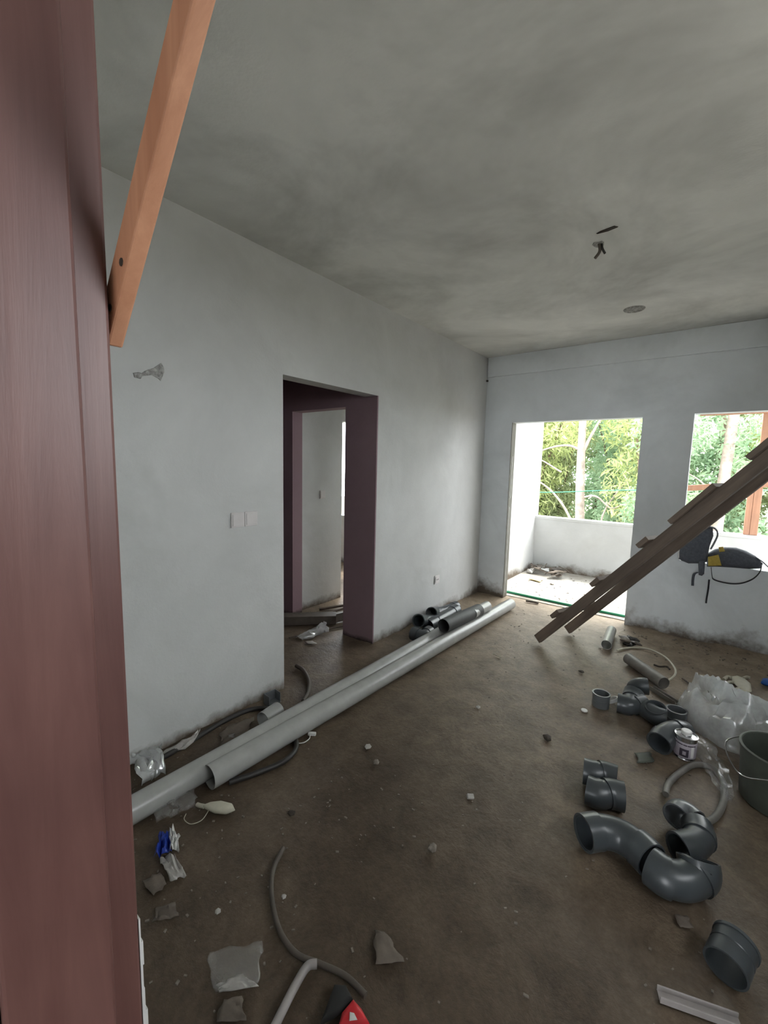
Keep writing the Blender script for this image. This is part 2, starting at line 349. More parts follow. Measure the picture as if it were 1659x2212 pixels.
# entry lobby behind the doorway
struct(MB().box((-1.3, -2.6, -0.05), (-1.18, 0.0, ZC)).build('wall_lobby_left', 'wall'))
struct(MB().box((1.2, -2.6, -0.05), (1.32, 0.0, ZC)).build('wall_lobby_right', 'wall'))
struct(MB().box((-1.3, -2.72, -0.05), (-0.1, -2.6, ZC)).box((-0.1, -2.72, 2.1), (0.8, -2.6, ZC)).box((0.8, -2.72, -0.05), (1.32, -2.6, ZC)).build('wall_lobby_blocker', 'wall'))  # unseen end wall added to cut daylight on the door frame
struct(MB().box((1.4, -12, -0.5), (16, 4.4, -0.35)).build('ground_bounce', 'balcfloor'))  # unseen pale slab added to bounce daylight up through the right window
struct(MB().box((-30, -30, -3.2), (60, 4.0, -3.0)).build('ground_side', 'soil'))
# hall beyond the doorway
HX0, HX1, HZ = -3.158, -2.482, 1.965
wh = MB().box((-4.4, DY1, -0.05), (HX0, DY1+0.12, ZC)).box((HX0, DY1, HZ), (HX1, DY1+0.12, ZC)).box((HX1, DY1, -0.05), (XL-0.0015, DY1+0.12, ZC))
struct(wh.build('wall_hall', 'mauve'), 'mauve undercoated hall wall with an inner doorway')
struct(MB().box((-4.4, 0.5, -0.05), (-4.28, DY1, ZC)).build('wall_hall_back', 'mauve'))
struct(MB().box((-4.4, 0.5, -0.05), (XL-0.13, 0.62, ZC)).build('wall_hall_end', 'mauve'))
struct(MB().box((-3.34, DY1+0.12, -0.05), (-3.22, 3.375, ZC)).build('wall_bedroom', 'wall'), 'pale wall seen through the inner doorway')
struct(MB().box((-5.3, DY1+0.12, -0.05), (-5.18, YF, ZC)).build('wall_bedroom_side', 'wall'))
struct(MB().box((-5.3, DY1, -0.05), (-4.4, DY1+0.12, ZC)).build('wall_bedroom_back', 'wall'))
# balcony
BY = 6.35
struct(MB().box((-2.2, YF+T+0.01, -0.2), (2.6, BY+0.12, 0.0)).build('floor_balcony', 'balcfloor'), 'dusty sunlit concrete balcony floor')
pp = struct(MB().box((-2.2, BY, -0.2), (2.6, BY+0.12, 0.745)).build('wall_parapet', 'balc'), 'low white balcony parapet')
MB().box((-2.2, BY-0.012, 0.745), (2.6, BY+0.135, 0.785)).build('coping', 'balc', pp, bevel=0.006)
struct(MB().box((-2.2, YF+T, -0.2), (-2.075, BY+0.12, 2.9)).build('wall_balcony_left', 'balc'), 'bright white side wall of the balcony')
struct(MB().box((2.6, YF+T, -0.2), (2.72, BY+0.12, 2.9)).build('wall_balcony_right', 'balc'))
struct(MB().box((-2.2, YF+T, 2.75), (2.72, BY+0.12, 2.9)).build('ceiling_balcony', 'balc'))
struct(MB().box((-40, 4.0, -3.2), (40, 70, -3.0)).build('ground', 'soil'), 'leaf-littered ground below the trees')
# timber door frame
df = bpy.data.objects.new('door_1', None); COL.objects.link(df); df.location = (0, 0.06, 0); struct(df, 'reddish brown stained timber door frame')
MB().box((-0.47, 0.0465, 0), (-0.40, 0.123, 2.05)).build('jamb', 'frame', df, bevel=0.003)
MB().box((-0.47, 0.123, 0), (-0.4145, 0.150, 2.05)).build('rebate', 'frame', df, bevel=0.003)
MB().box((-0.47, 0.0, 0), (-0.408, 0.0465, 2.05)).build('stop_bead', 'frame', df, bevel=0.004)
MB().box((0.40, 0.0, 0), (0.47, 0.150, 2.05)).build('jamb', 'frame', df, bevel=0.003)
MB().box((-0.47, 0.0, 2.05), (0.47, 0.150, 2.12)).build('head', 'frame', df, bevel=0.003)
cr = MB(); rs = random.Random(3); prev = 0.0
for k in range(9):
    z = 0.80 + 0.027*k; wd = 0.010 - 0.0009*k + rs.uniform(-0.0015, 0.0015)
    cr.box((-0.425, 0.150, z), (-0.4150, 0.150 + max(0.0015, wd*0.7), z+0.027))
cr.build('plaster_edge', 'white', df)
# ================================================================== LARGE THINGS
# diagonal brace nailed across the corner of the door frame
bt = Vector((-0.446,0.163,1.607)); tp = Vector((-0.285,0.163,1.790)); u = (tp - bt).normalized(); vv = Vector((u.z, 0, -u.x))
bo = MB().obox((0, 0, 0), vv*0.0142, Vector((0, 0.0065, 0)), u*0.29)
br = bo.build('timber_brace', 'brace', bevel=0.002); br.location = bt + u*0.29 + Vector((0.004, -0.004, 0))
tag(br, 'orange sawn timber batten nailed diagonally across the door frame corner', 'timber')
for q in (0.03, 0.07):
    MB().lathe([(0.0001, 0.0008), (0.003, 0.0006), (0.0034, 0)], bt + u*q + Vector((0.004, -0.0107, 0)) + vv*0.004, 8, (0, -1, 0)).build('nail_head', 'dark', br)
# ladder
P1 = Vector((-1.093,3.595,-0.000)); P2 = Vector((-0.950,3.988,0.000)); A = math.radians(48.6)
acr = (P2 - P1).normalized(); hz = Vector((acr.y, -acr.x, 0)); lu = hz*math.cos(A) + Vector((0, 0, math.sin(A))); ln = acr.cross(lu).normalized()
if ln.z < 0: ln = -ln
L = 3.5
lad = thing('wooden_ladder', (P1+P2)/2, 'weathered wooden ladder leaning across the room towards the right wall', 'ladder')
TP = 0.12
for p, sg in ((P1, 1), (P2, -1)):
    o = MB().obox((0, 0, 0), (L/2, 0, 0), (0, 0.019, 0), (0, 0, 0.037)).build('rail', 'ladder', lad, bevel=0.003)
    lr = (lu*L + acr*sg*TP).normalized(); rm = Matrix((lr, ln.cross(lr), ln)).transposed(); o.parent = None
    pos = p + lr*(L/2 + 0.03) + ln*0.02
    o.parent = lad; o.matrix_parent_inverse = Matrix.Identity(4)
    o.matrix_local = Matrix.Translation(pos - lad.location) @ rm.to_4x4()
mid = (P1 + P2)/2
def plank(name, t, half, extra, tw=0.0):
    o = MB().obox((0, 0, 0), (half, 0, 0), (0, 0.21 - TP*t/L + extra, 0), (0, 0, 0.016)).build(name, 'ladder', None, bevel=0.003)
    rm = Matrix((lu, acr, ln)).transposed() @ Matrix.Rotation(tw, 3, 'Z')
    pos = mid + lu*t + ln*(0.057 + 0.0165)
    o.parent = lad; o.matrix_parent_inverse = Matrix.Identity(4); o.matrix_local = Matrix.Translation(pos - lad.location) @ rm.to_4x4()
for t, e, tw in ((0.36, 0.07, 0.03), (0.83, 0.06, -0.05), (1.28, 0.08, 0.04), (1.66, 0.05, 0.0), (2.12, 0.06, 0.03), (2.55, 0.06, 0.0), (3.0, 0.06, 0.02)):
    plank('rung', t, 0.17 if 1.5 < t < 1.8 else (0.085 if 2.0 < t < 2.3 else 0.045), e, tw)
# orange timber posts standing on the parapet
ps = thing('timber_post_frame', (0.38, BY+0.06, 0.785), 'orange timber post and rails standing on the balcony parapet', 'timber frame')
MB().box((0.355, BY+0.03, 0.785), (0.425, BY+0.10, 2.75)).build('post', 'post', ps, bevel=0.004)
MB().box((0.300, BY+0.032, 0.785), (0.353, BY+0.098, 1.30)).build('post', 'post', ps, bevel=0.004)
mr = MB().obox((0.28, BY+0.012, 1.355), (0.66, 0, 0.075), (0, 0.018, 0), (-0.004, 0, 0.034)).build('rail', 'post', ps, bevel=0.003)
MB().box((-0.215, BY-0.004, 2.155), (1.2, BY+0.03, 2.235)).build('rail', 'post', ps, bevel=0.003)
MB().box((1.05, BY+0.03, 0.785), (1.12, BY+0.10, 2.75)).build('post', 'post', ps, bevel=0.004)
# ------------------------------------------------------------------ trees beyond the balcony
def leaves(mb, rnd, c, rad, n, ln, wd, droop=0.6):
    cx, cy, cz = c; rx, ry, rz = rad
    for _ in range(n):
        while True:
            a, b, d = rnd.uniform(-1, 1), rnd.uniform(-1, 1), rnd.uniform(-1, 1)
            q = a*a + b*b + d*d
            if q < 1 and (q > 0.15 or rnd.random() < 0.4): break
        p = Vector((cx + a*rx, cy + b*ry, cz + d*rz))
        t = Vector((rnd.gauss(0, 1), rnd.gauss(0, 1), rnd.gauss(0, 0.7) - droop)).normalized() * ln * rnd.uniform(0.6, 1.3)
        s = t.cross(Vector((rnd.gauss(0, 1), rnd.gauss(0, 1), rnd.gauss(0, 1)))).normalized() * wd * rnd.uniform(0.7, 1.2)
        o = len(mb.v); mb.v += [tuple(p), tuple(p + t*0.45 + s), tuple(p + t), tuple(p + t*0.45 - s)]; mb.f.append((o, o+1, o+2, o+3))
def fast_build(mb, name, mat, parent):
    me = bpy.data.meshes.new(name); me.from_pydata(mb.v, [], mb.f); me.update(); me.materials.append(M[mat])
    o = bpy.data.objects.new(name, me); COL.objects.link(o); o.parent = parent; o.matrix_parent_inverse = Matrix.Translation(-Vector(parent.location)); return o
def tree(name, label, base, trunk, tr, branches, blobs, lmat, bmat, seed, ln=0.22, wd=0.022, droop=0.6, group='trees beyond the balcony'):
    rnd = random.Random(seed); e = thing(name, base, label, 'tree', group)
    pts = smooth_path(trunk, 5); k = len(pts)
    MB().tube(pts, [tr*(1 - 0.45*i/k) for i in range(k)], 10).build('trunk', bmat, e, smooth=True)
    for bp, r in branches:
        q = smooth_path(bp, 5); MB().tube(q, [r*(1 - 0.75*i/len(q)) for i in range(len(q))], 6).build('branch', bmat, e, smooth=True)
    mb = MB()
    for c, rad, n in blobs: leaves(mb, rnd, c, rad, n, ln, wd, droop)
    f = fast_build(mb, 'foliage', lmat, e); f['kind'] = 'stuff'
    return e
G = -3.0
# pale eucalyptus seen through the door opening
ta = [(-2.55, 11.0, G), (-2.50, 11.0, -0.5), (-2.58, 11.0, 1.2), (-2.62, 11.0, 2.6), (-2.68, 11.0, 6.0)]
tree('eucalyptus', 'tall pale-barked eucalyptus trunk centred in the balcony door opening', (-2.55, 11.0, G), ta, 0.125,
     [([(-2.56, 11, 1.9), (-2.9, 10.9, 2.05), (-3.4, 10.8, 1.95), (-3.75, 10.8, 1.75)], 0.035),
      ([(-2.56, 11, 1.9), (-2.40, 11, 2.3), (-2.15, 11, 2.75), (-1.7, 11, 3.0)], 0.045),
      ([(-2.50, 11, -0.2), (-2.95, 10.9, 0.65), (-3.5, 10.8, 1.15), (-4.2, 10.7, 1.3)], 0.035),
      ([(-2.53, 11, 0.8), (-2.2, 11, 0.85), (-1.8, 11, 0.6), (-1.35, 11, 1.1)], 0.03),
      ([(-2.45, 11.1, -2.0), (-2.1, 11.1, -0.8), (-2.05, 11.1, 0.4), (-1.6, 11.2, 1.3)], 0.04),
      ([(-3.0, 10.9, 1.4), (-3.5, 10.8, 1.7), (-4.0, 10.8, 1.85)], 0.022)],
     [((-3.6, 11.6, 2.6), (1.1, 0.9, 0.7), 1500), ((-1.5, 11.4, 2.9), (0.9, 0.8, 1.1), 1700), ((-2.6, 11.4, 4.8), (2.4, 1.5, 1.5), 2600), ((-1.6, 11.2, 1.2), (0.55, 0.5, 0.9), 750)], 'leafa', 'bark', 11, 0.20, 0.020)
tb = [(0.12, 12.0, G), (0.10, 12.0, 0.0), (0.16, 12, 2.0), (0.30, 12, 6.0)]
tree('eucalyptus', 'pale-barked tree trunk seen through the window opening beside the orange post', (0.12, 12.0, G), tb, 0.15,
     [([(0.12, 12, 0.6), (-0.2, 12, 1.2), (-0.6, 12, 1.5)], 0.03), ([(0.14, 12, 1.1), (0.5, 12, 1.7), (0.9, 12, 2.0)], 0.03)],
     [((-0.8, 12.5, 2.9), (1.0, 0.8, 0.9), 1500), ((0.9, 12.3, 2.2), (0.9, 0.8, 1.2), 1500), ((0.2, 12.6, 4.8), (2.2, 1.4, 1.4), 2400), ((-0.5, 12.4, 0.5), (0.7, 0.6, 0.7), 900)], 'leafb', 'bark', 12, 0.20, 0.020)
tc = [(-1.18, 10.2, G), (-1.12, 10.2, 0.0), (-1.0, 10.2, 1.0), (-0.85, 10.2, 2.4)]
tree('young_tree', 'slender dark-stemmed tree at the left side of the window opening', (-1.18, 10.2, G), tc, 0.045,
     [([(-1.05, 10.2, 0.8), (-1.25, 10.2, 1.3), (-1.3, 10.2, 1.7)], 0.02), ([(-0.98, 10.2, 1.1), (-0.75, 10.2, 1.6), (-0.5, 10.2, 1.9)], 0.02)],
     [((-0.8, 10.3, 2.3), (0.75, 0.5, 0.6), 1000), ((-1.1, 10.3, 0.7), (0.5, 0.4, 0.6), 800), ((-0.3, 10.5, -0.2), (0.7, 0.5, 0.5), 900)], 'leafb', 'bark2', 13, 0.15, 0.02)
td = [(-1.42, 11.3, G), (-1.40, 11.3, -0.4), (-1.36, 11.3, 0.9), (-1.5, 11.3, 2.2)]
tree('young_tree', 'thin brown-stemmed tree just right of the pale eucalyptus', (-1.42, 11.3, G), td, 0.04,
     [([(-1.38, 11.3, 0.5), (-1.1, 11.3, 1.1), (-0.95, 11.3, 1.7)], 0.02)],
     [((-1.3, 11.8, 2.0), (0.7, 0.5, 0.8), 1000), ((-1.3, 11.8, 0.2), (0.6, 0.5, 0.6), 700)], 'leafc', 'bark2', 14, 0.16, 0.018)
bamboo = [(-5.0, 12.5, 3, 'dense yellow-green bamboo clump beside the white balcony wall', 'leafa'), (-4.1, 14.0, 5, 'darker bamboo clump behind the eucalyptus branches', 'leafc'), (-2.0, 15.5, 6, 'tall feathery bamboo right behind the pale eucalyptus', 'leafb')]
for bx_, by_, sd_, lb, lm in bamboo:
    rnd = random.Random(sd_); e = thing('bamboo_clump', (bx_, by_, G), lb, 'bamboo', 'bamboo beyond the balcony'); mb = MB()
    for k in range(9):
        a = rnd.uniform(0, 6.28); r0 = rnd.uniform(0, 0.5); x0 = bx_ + r0*math.cos(a); y0 = by_ + r0*math.sin(a); lean = rnd.uniform(0.3, 1.3); h = rnd.uniform(6.0, 8.0)
        pts = smooth_path([(x0, y0, G), (x0 + lean*0.2*math.cos(a), y0 + lean*0.2*math.sin(a), G + h*0.45), (x0 + lean*math.cos(a), y0 + lean*math.sin(a), G + h)], 4)
        MB().tube(pts, 0.03, 6).build('culm', 'bark2', e, smooth=True)
        for p in pts[3:]: leaves(mb, rnd, p, (0.65, 0.5, 0.5), 330, 0.26, 0.02, 0.9)
    f = fast_build(mb, 'foliage', lm, e); f['kind'] = 'stuff'
shr = [(-4.9, 9.8, -0.9, 1.0, 'leafa', 'bright yellow-green shrub low behind the left end of the parapet'), (-3.2, 9.6, -1.0, 0.9, 'leafa', 'lime shrub below the eucalyptus branches behind the parapet'),
       (-2.3, 9.2, -0.75, 0.55, 'leafb', 'leafy creeper shrub at the foot of the pale eucalyptus'), (-1.4, 9.6, -0.9, 0.7, 'leafc', 'brownish shrub at the right end of the door opening'),
       (-0.2, 10.5, -0.7, 1.0, 'leafa', 'yellow-green shrub behind the backpack'), (1.1, 9.6, 0.0, 0.9, 'leafb', 'fresh green shrub right of the orange post')]
for k, (x, y, z, r, lm, lb) in enumerate(shr):
    rnd = random.Random(40+k); e = thing('shrub', (x, y, G), lb, 'shrub', 'shrubs beyond the parapet')
    MB().tube([(x, y, G), (x+0.05, y, G+0.8), (x, y, z)], [0.05, 0.035, 0.01], 6).build('stem', 'bark2', e, smooth=True)
    mb = MB(); leaves(mb, rnd, (x, y, z), (r, r*0.7, r), 1900, 0.15, 0.028, 0.3); f = fast_build(mb, 'foliage', lm, e); f['kind'] = 'stuff'
far = [(-9.5, 18.5, 'leafc', 21, 'tall dark tree far behind at the left of the door view'), (-5.8, 19.0, 'leafc', 22, 'tall olive tree far behind the bamboo'), (-2.9, 20.0, 'leafb', 23, 'tall green tree far behind between door and window'),
       (0.1, 18.5, 'leafb', 24, 'tall green tree far behind the window'), (3.2, 18.0, 'leafa', 25, 'tall light tree far behind the orange post'),
       (-4.6, 22.5, 'leafb', 26, 'distant green tree filling the gap left of the pale eucalyptus'), (-1.3, 23.0, 'leafc', 27, 'distant olive tree filling the gap right of the pale eucalyptus'), (1.8, 22.0, 'leafc', 28, 'distant olive tree behind the timber post frame')]
for x, y, lm, sd_, lb in far:
    rnd = random.Random(sd_)
    bl = [((x + rnd.uniform(-0.9, 0.9), y + rnd.uniform(-0.8, 0.8), zz), (1.7, 1.2, 1.1), 1700) for zz in (-1.6, -0.2, 1.2, 2.6, 4.4)]
    tree('broadleaf_tree', lb, (x, y, G), [(x, y, G), (x+0.1, y, 0), (x-0.1, y, 3.5)], 0.16, [], bl, lm, 'bark2', sd_, 0.30, 0.045)
tag(MB().tube(smooth_path([(-5.2, 9.0, 1.02), (-3.0, 8.8, 0.99), (-1.35, 8.9, 1.12), (1.2, 9.2, 1.25)], 6), 0.008, 6).build('garden_line', 'green', smooth=True), 'thin green cord strung between the trees outside the door', 'cord')
# ================================================================== WALL AND CEILING FITTINGS
def plate(name, label, cat, c, hw, hh, n=1, hole=False, par=None):
    """flush wall plate on the left wall (faces +X); n gangs along Y"""
    c = Vector(c); e = thing(name, c, label, cat)
    for k in range(n):
        y = c.y + (k - (n-1)/2)*hw*2*1.03
        b = MB().box((c.x, y-hw, c.z-hh), (c.x+0.009, y+hw, c.z+hh)).build('plate', 'plate', e, bevel=0.003)
        MB().box((c.x+0.009, y-hw*0.78, c.z-hh*0.78), (c.x+0.0125, y+hw*0.78, c.z+hh*0.78)).build('rocker' if not hole else 'faceplate', 'plate', b, bevel=0.002)
        if hole:
            for s in (-1, 1): MB().lathe([(0.0001, 0.0006), (0.006, 0.0006), (0.006, 0)], (c.x+0.0125, y+s*0.012, c.z), 10, (1, 0, 0)).build('socket_hole', 'black', b)
    return e
plate('light_switch', 'double white switch plate on the wall left of the doorway', 'switch', (XL+0.001, 1.425, 1.163), 0.043, 0.043, 2)
plate('wall_socket', 'small white socket low on the wall right of the doorway', 'socket', (XL+0.001, 3.64, 0.353), 0.045, 0.043, 1, True)
plate('light_switch', 'single switch on the pale wall seen through the inner doorway', 'switch', (-3.219, 3.08, 1.17), 0.037, 0.043, 1)
def crater(name, parent, c, nrm, poly, mat='rough', depth=0.012, seed=0):
    """broken-out patch: ragged raised plaster lip around a dark hollow"""
    rnd = random.Random(seed); nrm = Vector(nrm); t1 = Vector((0, 1, 0)) if abs(nrm.x) > 0.5 else Vector((1, 0, 0)); t2 = nrm.cross(t1); c = Vector(c)
    pts = [(a, b) for a, b in poly]; n = len(pts); vs = []; fs = []
    for k, h in ((1.15, 0.0), (1.0, 0.004), (0.75, 0.0015), (0.3, 0.001)):
        for a, b in pts: j = rnd.uniform(0.92, 1.08); vs.append(c + t1*a*k*j + t2*b*k*j + nrm*(h*rnd.uniform(0.5, 1.5) + 0.0006))
    for j in range(3):
        for i in range(n): a = j*n+i; b = j*n+(i+1)%n; fs.append((a, b, b+n, a+n))
    fs.append(tuple(range(3*n, 4*n)))
    return MB().add(vs, fs).build(name, mat, parent)
wall_left = bpy.data.objects['wall_left']; ceil = bpy.data.objects['ceiling']
crater('junction_hole', wall_left, (-2.140,0.950,1.915), (1, 0, 0), [(0.045, 0.02), (0.03, 0.035), (0.0, 0.01), (-0.03, -0.005), (-0.05, -0.02), (-0.045, -0.03), (-0.01, -0.02), (0.015, -0.03), (0.028, -0.04), (0.04, 0.0)], seed=1)
crater('junction_hole', wall_left, (-2.140,0.881,1.882), (1, 0, 0), [(0.02, 0.008), (0.0, 0.012), (-0.02, 0.004), (-0.016, -0.012), (0.008, -0.014)], seed=2)
crater('conduit_hole', ceil, (-0.611, 2.626, ZC), (0, 0, -1), [(0.025, 0.010), (0.018, 0.03), (0.004, 0.022), (-0.018, 0.034), (-0.028, 0.012), (-0.02, -0.012), (-0.004, -0.03), (0.018, -0.018)], seed=3)
MB().tube(smooth_path([(-0.61, 2.62, ZC+0.01), (-0.605, 2.63, ZC-0.035), (-0.63, 2.645, ZC-0.06)], 5), 0.008, 8).build('conduit_stub', 'hosed', ceil, smooth=True)
MB().tube(smooth_path([(-0.60, 2.63, ZC+0.01), (-0.59, 2.62, ZC-0.03), (-0.58, 2.64, ZC-0.05)], 5), 0.006, 8).build('conduit_stub', 'rubber', ceil, smooth=True)
crater('chip_mark', ceil, (-0.545, 2.50, ZC), (0, 0, -1), [(0.045, 0.004), (0.03, 0.022), (-0.03, 0.012), (-0.045, 0.0), (0.0, -0.008)], mat='dark', seed=4)
MB().lathe([(0.001, -0.001), (0.05, -0.001), (0.062, -0.009), (0.070, -0.006), (0.074, 0.0)], (-0.60, 3.80, ZC), 24).build('ceiling_box_ring', 'rough', ceil, smooth=True)  # ring coloured darker than the ceiling to paint in its faint shadow
MB().box((XL, YF-0.03, 2.45), (XL+0.018, YF-0.01, 2.468)).build('bracket', 'dark', bpy.data.objects['wall_far'])
# ================================================================== PIPES ALONG THE LEFT WALL
R = 0.055
def pipe(name, a, b, r, mat, label, inner=0.93, n=24, cat='pipe', group=None):
    a, b = Vector(a), Vector(b); k = max(2, int((b-a).length/0.5)); pts = [a + (b-a)*i/k for i in range(k+1)]
    return tag(MB().tube(pts, r, n, inner).build(name, mat, smooth=True), label, cat, group)
GP = 'grey drain pipes along the left wall'
pipe('drain_pipe', (-1.706,0.936,0.058), (-1.601,4.282,0.058), R, 'pvcl', 'long light grey drain pipe nearest the room centre, open end towards the viewer', group=GP)
pipe('drain_pipe', (-1.78, 0.45, 0.058), (-1.755, 3.72, 0.058), R, 'pvcl', 'long grey drain pipe lying between the other long pipe and the left wall', group=GP)
pipe('pipe_sleeve', (-1.689,3.017,0.165), (-1.650,3.604,0.155), 0.058, 'sleeve', 'short dark grey pipe sleeve resting on top of the two long pipes', group=GP)
pipe('pipe_offcut', (-1.645,3.458,0.160), (-1.645,3.778,0.152), 0.048, 'pvcl', 'light pipe end poking out of the dark sleeve on the long pipes', group=GP)
def fitting(name, label, path, r, mat='pvcd', collars=(0, 1), cl=0.055, group=None, cat='pipe fitting', k=8, inner=0.92, branch=None):
    """bend with socket collars: body + socket parts"""
    pts = smooth_path(path, k); e = thing(name, (pts[0].x, pts[0].y, 0), label, cat, group)
    MB().tube(pts, r, 24, inner).build('body', mat, e, smooth=True)
    def collar(pp):
        acc = 0; q = [pp[0]]
        for a, b in zip(pp, pp[1:]):
            acc += (b-a).length; q.append(b)
            if acc > cl: break
        q[0] = q[0] + (q[0]-q[1]).normalized()*0.004
        rr = [r*1.10]*len(q); MB().tube(q, rr, 24, 0.9).build('socket', mat, e, smooth=True)
    if 0 in collars: collar(pts)
    if 1 in collars: collar(pts[::-1])
    if branch:
        bp = smooth_path(branch, 4); MB().tube(bp, r, 24, inner).build('branch', mat, e, smooth=True); collar(bp[::-1])
    return e
GF = 'dark drain fittings on the floor'
fitting('pipe_tee', 'dark wye fitting at the wall end of the pipes, mouth facing the doorway', [(-1.927,3.162,0.060), (-1.931,3.372,0.060), (-1.939,3.704,0.060)], 0.055, 'pvcd', group=GF,
        branch=[(-1.922,3.317,0.060), (-1.982,3.210,0.080), (-1.962,3.053,0.130)])
fitting('pipe_tee', 'dark wye fitting against the left wall beside the socket', [(-2.035,3.461,0.060), (-2.010,3.642,0.060), (-1.994,3.805,0.060)], 0.050, 'pvcd', group=GF,
        branch=[(-2.017,3.563,0.060), (-2.040,3.468,0.080), (-1.996,3.326,0.120)])
fitting('pipe_elbow', 'dark elbow lying at the back of the fittings by the left wall', [(-1.933,2.934,0.060), (-1.843,2.934,0.060), (-1.838,3.044,0.060)], 0.053, 'pvcd', group=GF)
pipe('pipe_offcut', (-1.891,1.363,0.050), (-1.909,1.484,0.050), 0.046, 'pvc', 'short grey pipe offcut with open mouth between wall corner and long pipes')
MBx = MB().box((-0.07, -0.05, 0), (0.07, 0.05, 0.012)).box((-0.07, -0.05, 0.012), (-0.06, 0.05, 0.085)).box((0.06, -0.05, 0.012), (0.07, 0.05, 0.085)).box((-0.06, 0.04, 0.012), (0.06, 0.05, 0.085))
o = MBx.build('junction_box', 'pvcm', bevel=0.003); o.location = (-2.060,1.555,0.000); o.rotation_euler.z = 1.5; o.scale = (0.6, 0.6, 0.8); tag(o, 'grey plastic box standing at the left corner of the doorway', 'box')
# hoses
def hose(name, label, pts, r, mat, cat='hose', k=8, n=10, inner=None):
    return tag(MB().tube(smooth_path(pts, k), r, n, inner).build(name, mat, smooth=True), label, cat)
hose('rubber_hose', 'black hose looped under the long pipes beside the left wall', [(-2.062,0.875,0.012), (-2.075,1.061,0.014), (-2.099,1.238,0.014), (-2.085,1.412,0.014), (-1.991,1.492,0.014), (-1.835,1.461,0.014), (-1.636,1.389,0.014), (-1.576,1.277,0.014), (-1.607,1.134,0.014), (-1.658,1.006,0.014)], 0.013, 'rubber')
hose('conduit_hose', 'dark curved hose end lying in front of the doorway', [(-2.307,1.958,0.014), (-2.215,1.944,0.014), (-2.077,1.873,0.014), (-1.968,1.771,0.014), (-1.911,1.678,0.014)], 0.014, 'hosed')
hose('garden_hose', 'long curved dusty hose in the left foreground', [(-1.197,0.951,0.011), (-1.153,0.869,0.011), (-1.075,0.804,0.011), (-0.972,0.756,0.011), (-0.881,0.747,0.011), (-0.807,0.773,0.012), (-0.727,0.799,0.012), (-0.650,0.802,0.012)], 0.0085, 'hosed')
hose('hose_loop', 'grey hose bent into a loop between the bends and the bucket', [(-0.056,2.240,0.013), (-0.053,2.320,0.013), (-0.020,2.438,0.013), (0.040,2.572,0.013), (0.115,2.600,0.013), (0.154,2.503,0.013), (0.155,2.365,0.013), (0.125,2.225,0.013), (0.071,2.120,0.013)], 0.014, 'hose')
hose('green_hose', 'green hose stretched along the balcony threshold', [(-1.912,4.827,0.012), (-1.498,4.818,0.012), (-1.096,4.815,0.012), (-0.824,4.824,0.012), (-0.610,4.832,0.012)], 0.014, 'green')
hose('green_hose_offcut', 'short olive offcut lying in front of the green hose', [(-1.561,4.636,0.010), (-1.494,4.653,0.010), (-1.427,4.650,0.010)], 0.012, 'hosed', cat='hose')
hose('wire_loop', 'pale wire curling past the dirty pipe piece near the far wall', [(-0.523,3.867,0.006), (-0.445,4.006,0.006), (-0.324,4.063,0.010), (-0.202,3.959,0.020), (-0.126,3.771,0.030), (-0.109,3.645,0.030), (-0.133,3.569,0.010), (-0.160,3.530,0.006)], 0.007, 'cream', cat='wire')
# ================================================================== FITTINGS ON THE RIGHT
fitting('swept_bend', 'large dark swept bend with its open mouth towards the left', [(-0.289,1.712,0.065), (-0.239,1.764,0.065), (-0.174,1.787,0.065), (-0.112,1.773,0.065), (-0.067,1.743,0.065)], 0.060, group=GF)
fitting('pipe_elbow', 'dark elbow curving up beside the mouth of the swept bend', [(-0.061,1.721,0.060), (-0.018,1.709,0.060), (0.035,1.733,0.060), (0.073,1.789,0.070), (0.069,1.811,0.100)], 0.060, group=GF)
fitting('pipe_elbow', 'dark elbow with open mouth lying behind the swept bend', [(0.011,1.873,0.060), (0.044,1.912,0.060), (0.071,1.982,0.060), (0.063,2.042,0.060)], 0.052, group=GF)
fitting('pipe_elbow', 'dark elbow end lying nearest the hose loop', [(0.054,2.073,0.055), (0.033,2.089,0.055), (0.005,2.084,0.060), (-0.006,2.053,0.060)], 0.048, 'pvcm', group=GF)
fitting('pipe_elbow', 'small dark angled elbow, rear of the touching pair', [(-0.376,2.096,0.058), (-0.335,2.106,0.058), (-0.299,2.132,0.058), (-0.248,2.139,0.058)], 0.052, group=GF, k=3)
fitting('pipe_elbow', 'small dark angled elbow, front of the touching pair', [(-0.333,1.973,0.058), (-0.292,1.979,0.058), (-0.252,2.015,0.058), (-0.203,2.032,0.058)], 0.056, group=GF, k=3)
def coupling(name, label, c, r, h, mat, axis=(0, 0, 1), group=GF):
    c = Vector(c); e = thing(name, (c.x, c.y, 0), label, 'pipe fitting', group)
    MB().lathe([(r*0.9, 0), (r, 0), (r, h*0.45), (r*0.96, h*0.47), (r*0.96, h*0.53), (r, h*0.55), (r, h), (r*0.9, h), (r*0.88, h*0.5), (r*0.9, 0)], c, 28, axis).build('body', mat, e, smooth=True)
    MB().lathe([(r*1.0, h*0.9), (r*1.06, h*0.9), (r*1.06, h), (r*0.98, h)], c, 28, axis).build('rim', mat, e, smooth=True)
    return e
coupling('pipe_coupling', 'dark coupling standing alone at the left of the fittings cluster', (-0.455,2.880,0.000), 0.050, 0.085, 'pvcm')
coupling('pipe_coupling', 'dark coupling at the right of the cluster behind the metal tin', (-0.064,2.973,-0.000), 0.052, 0.085, 'pvcm')
coupling('pipe_coupling', 'dark coupling with its mouth up in the bottom right foreground', (0.147,1.493,0.052), 0.056, 0.10, 'pvcd', axis=(0.25, 0.9, 0.12))
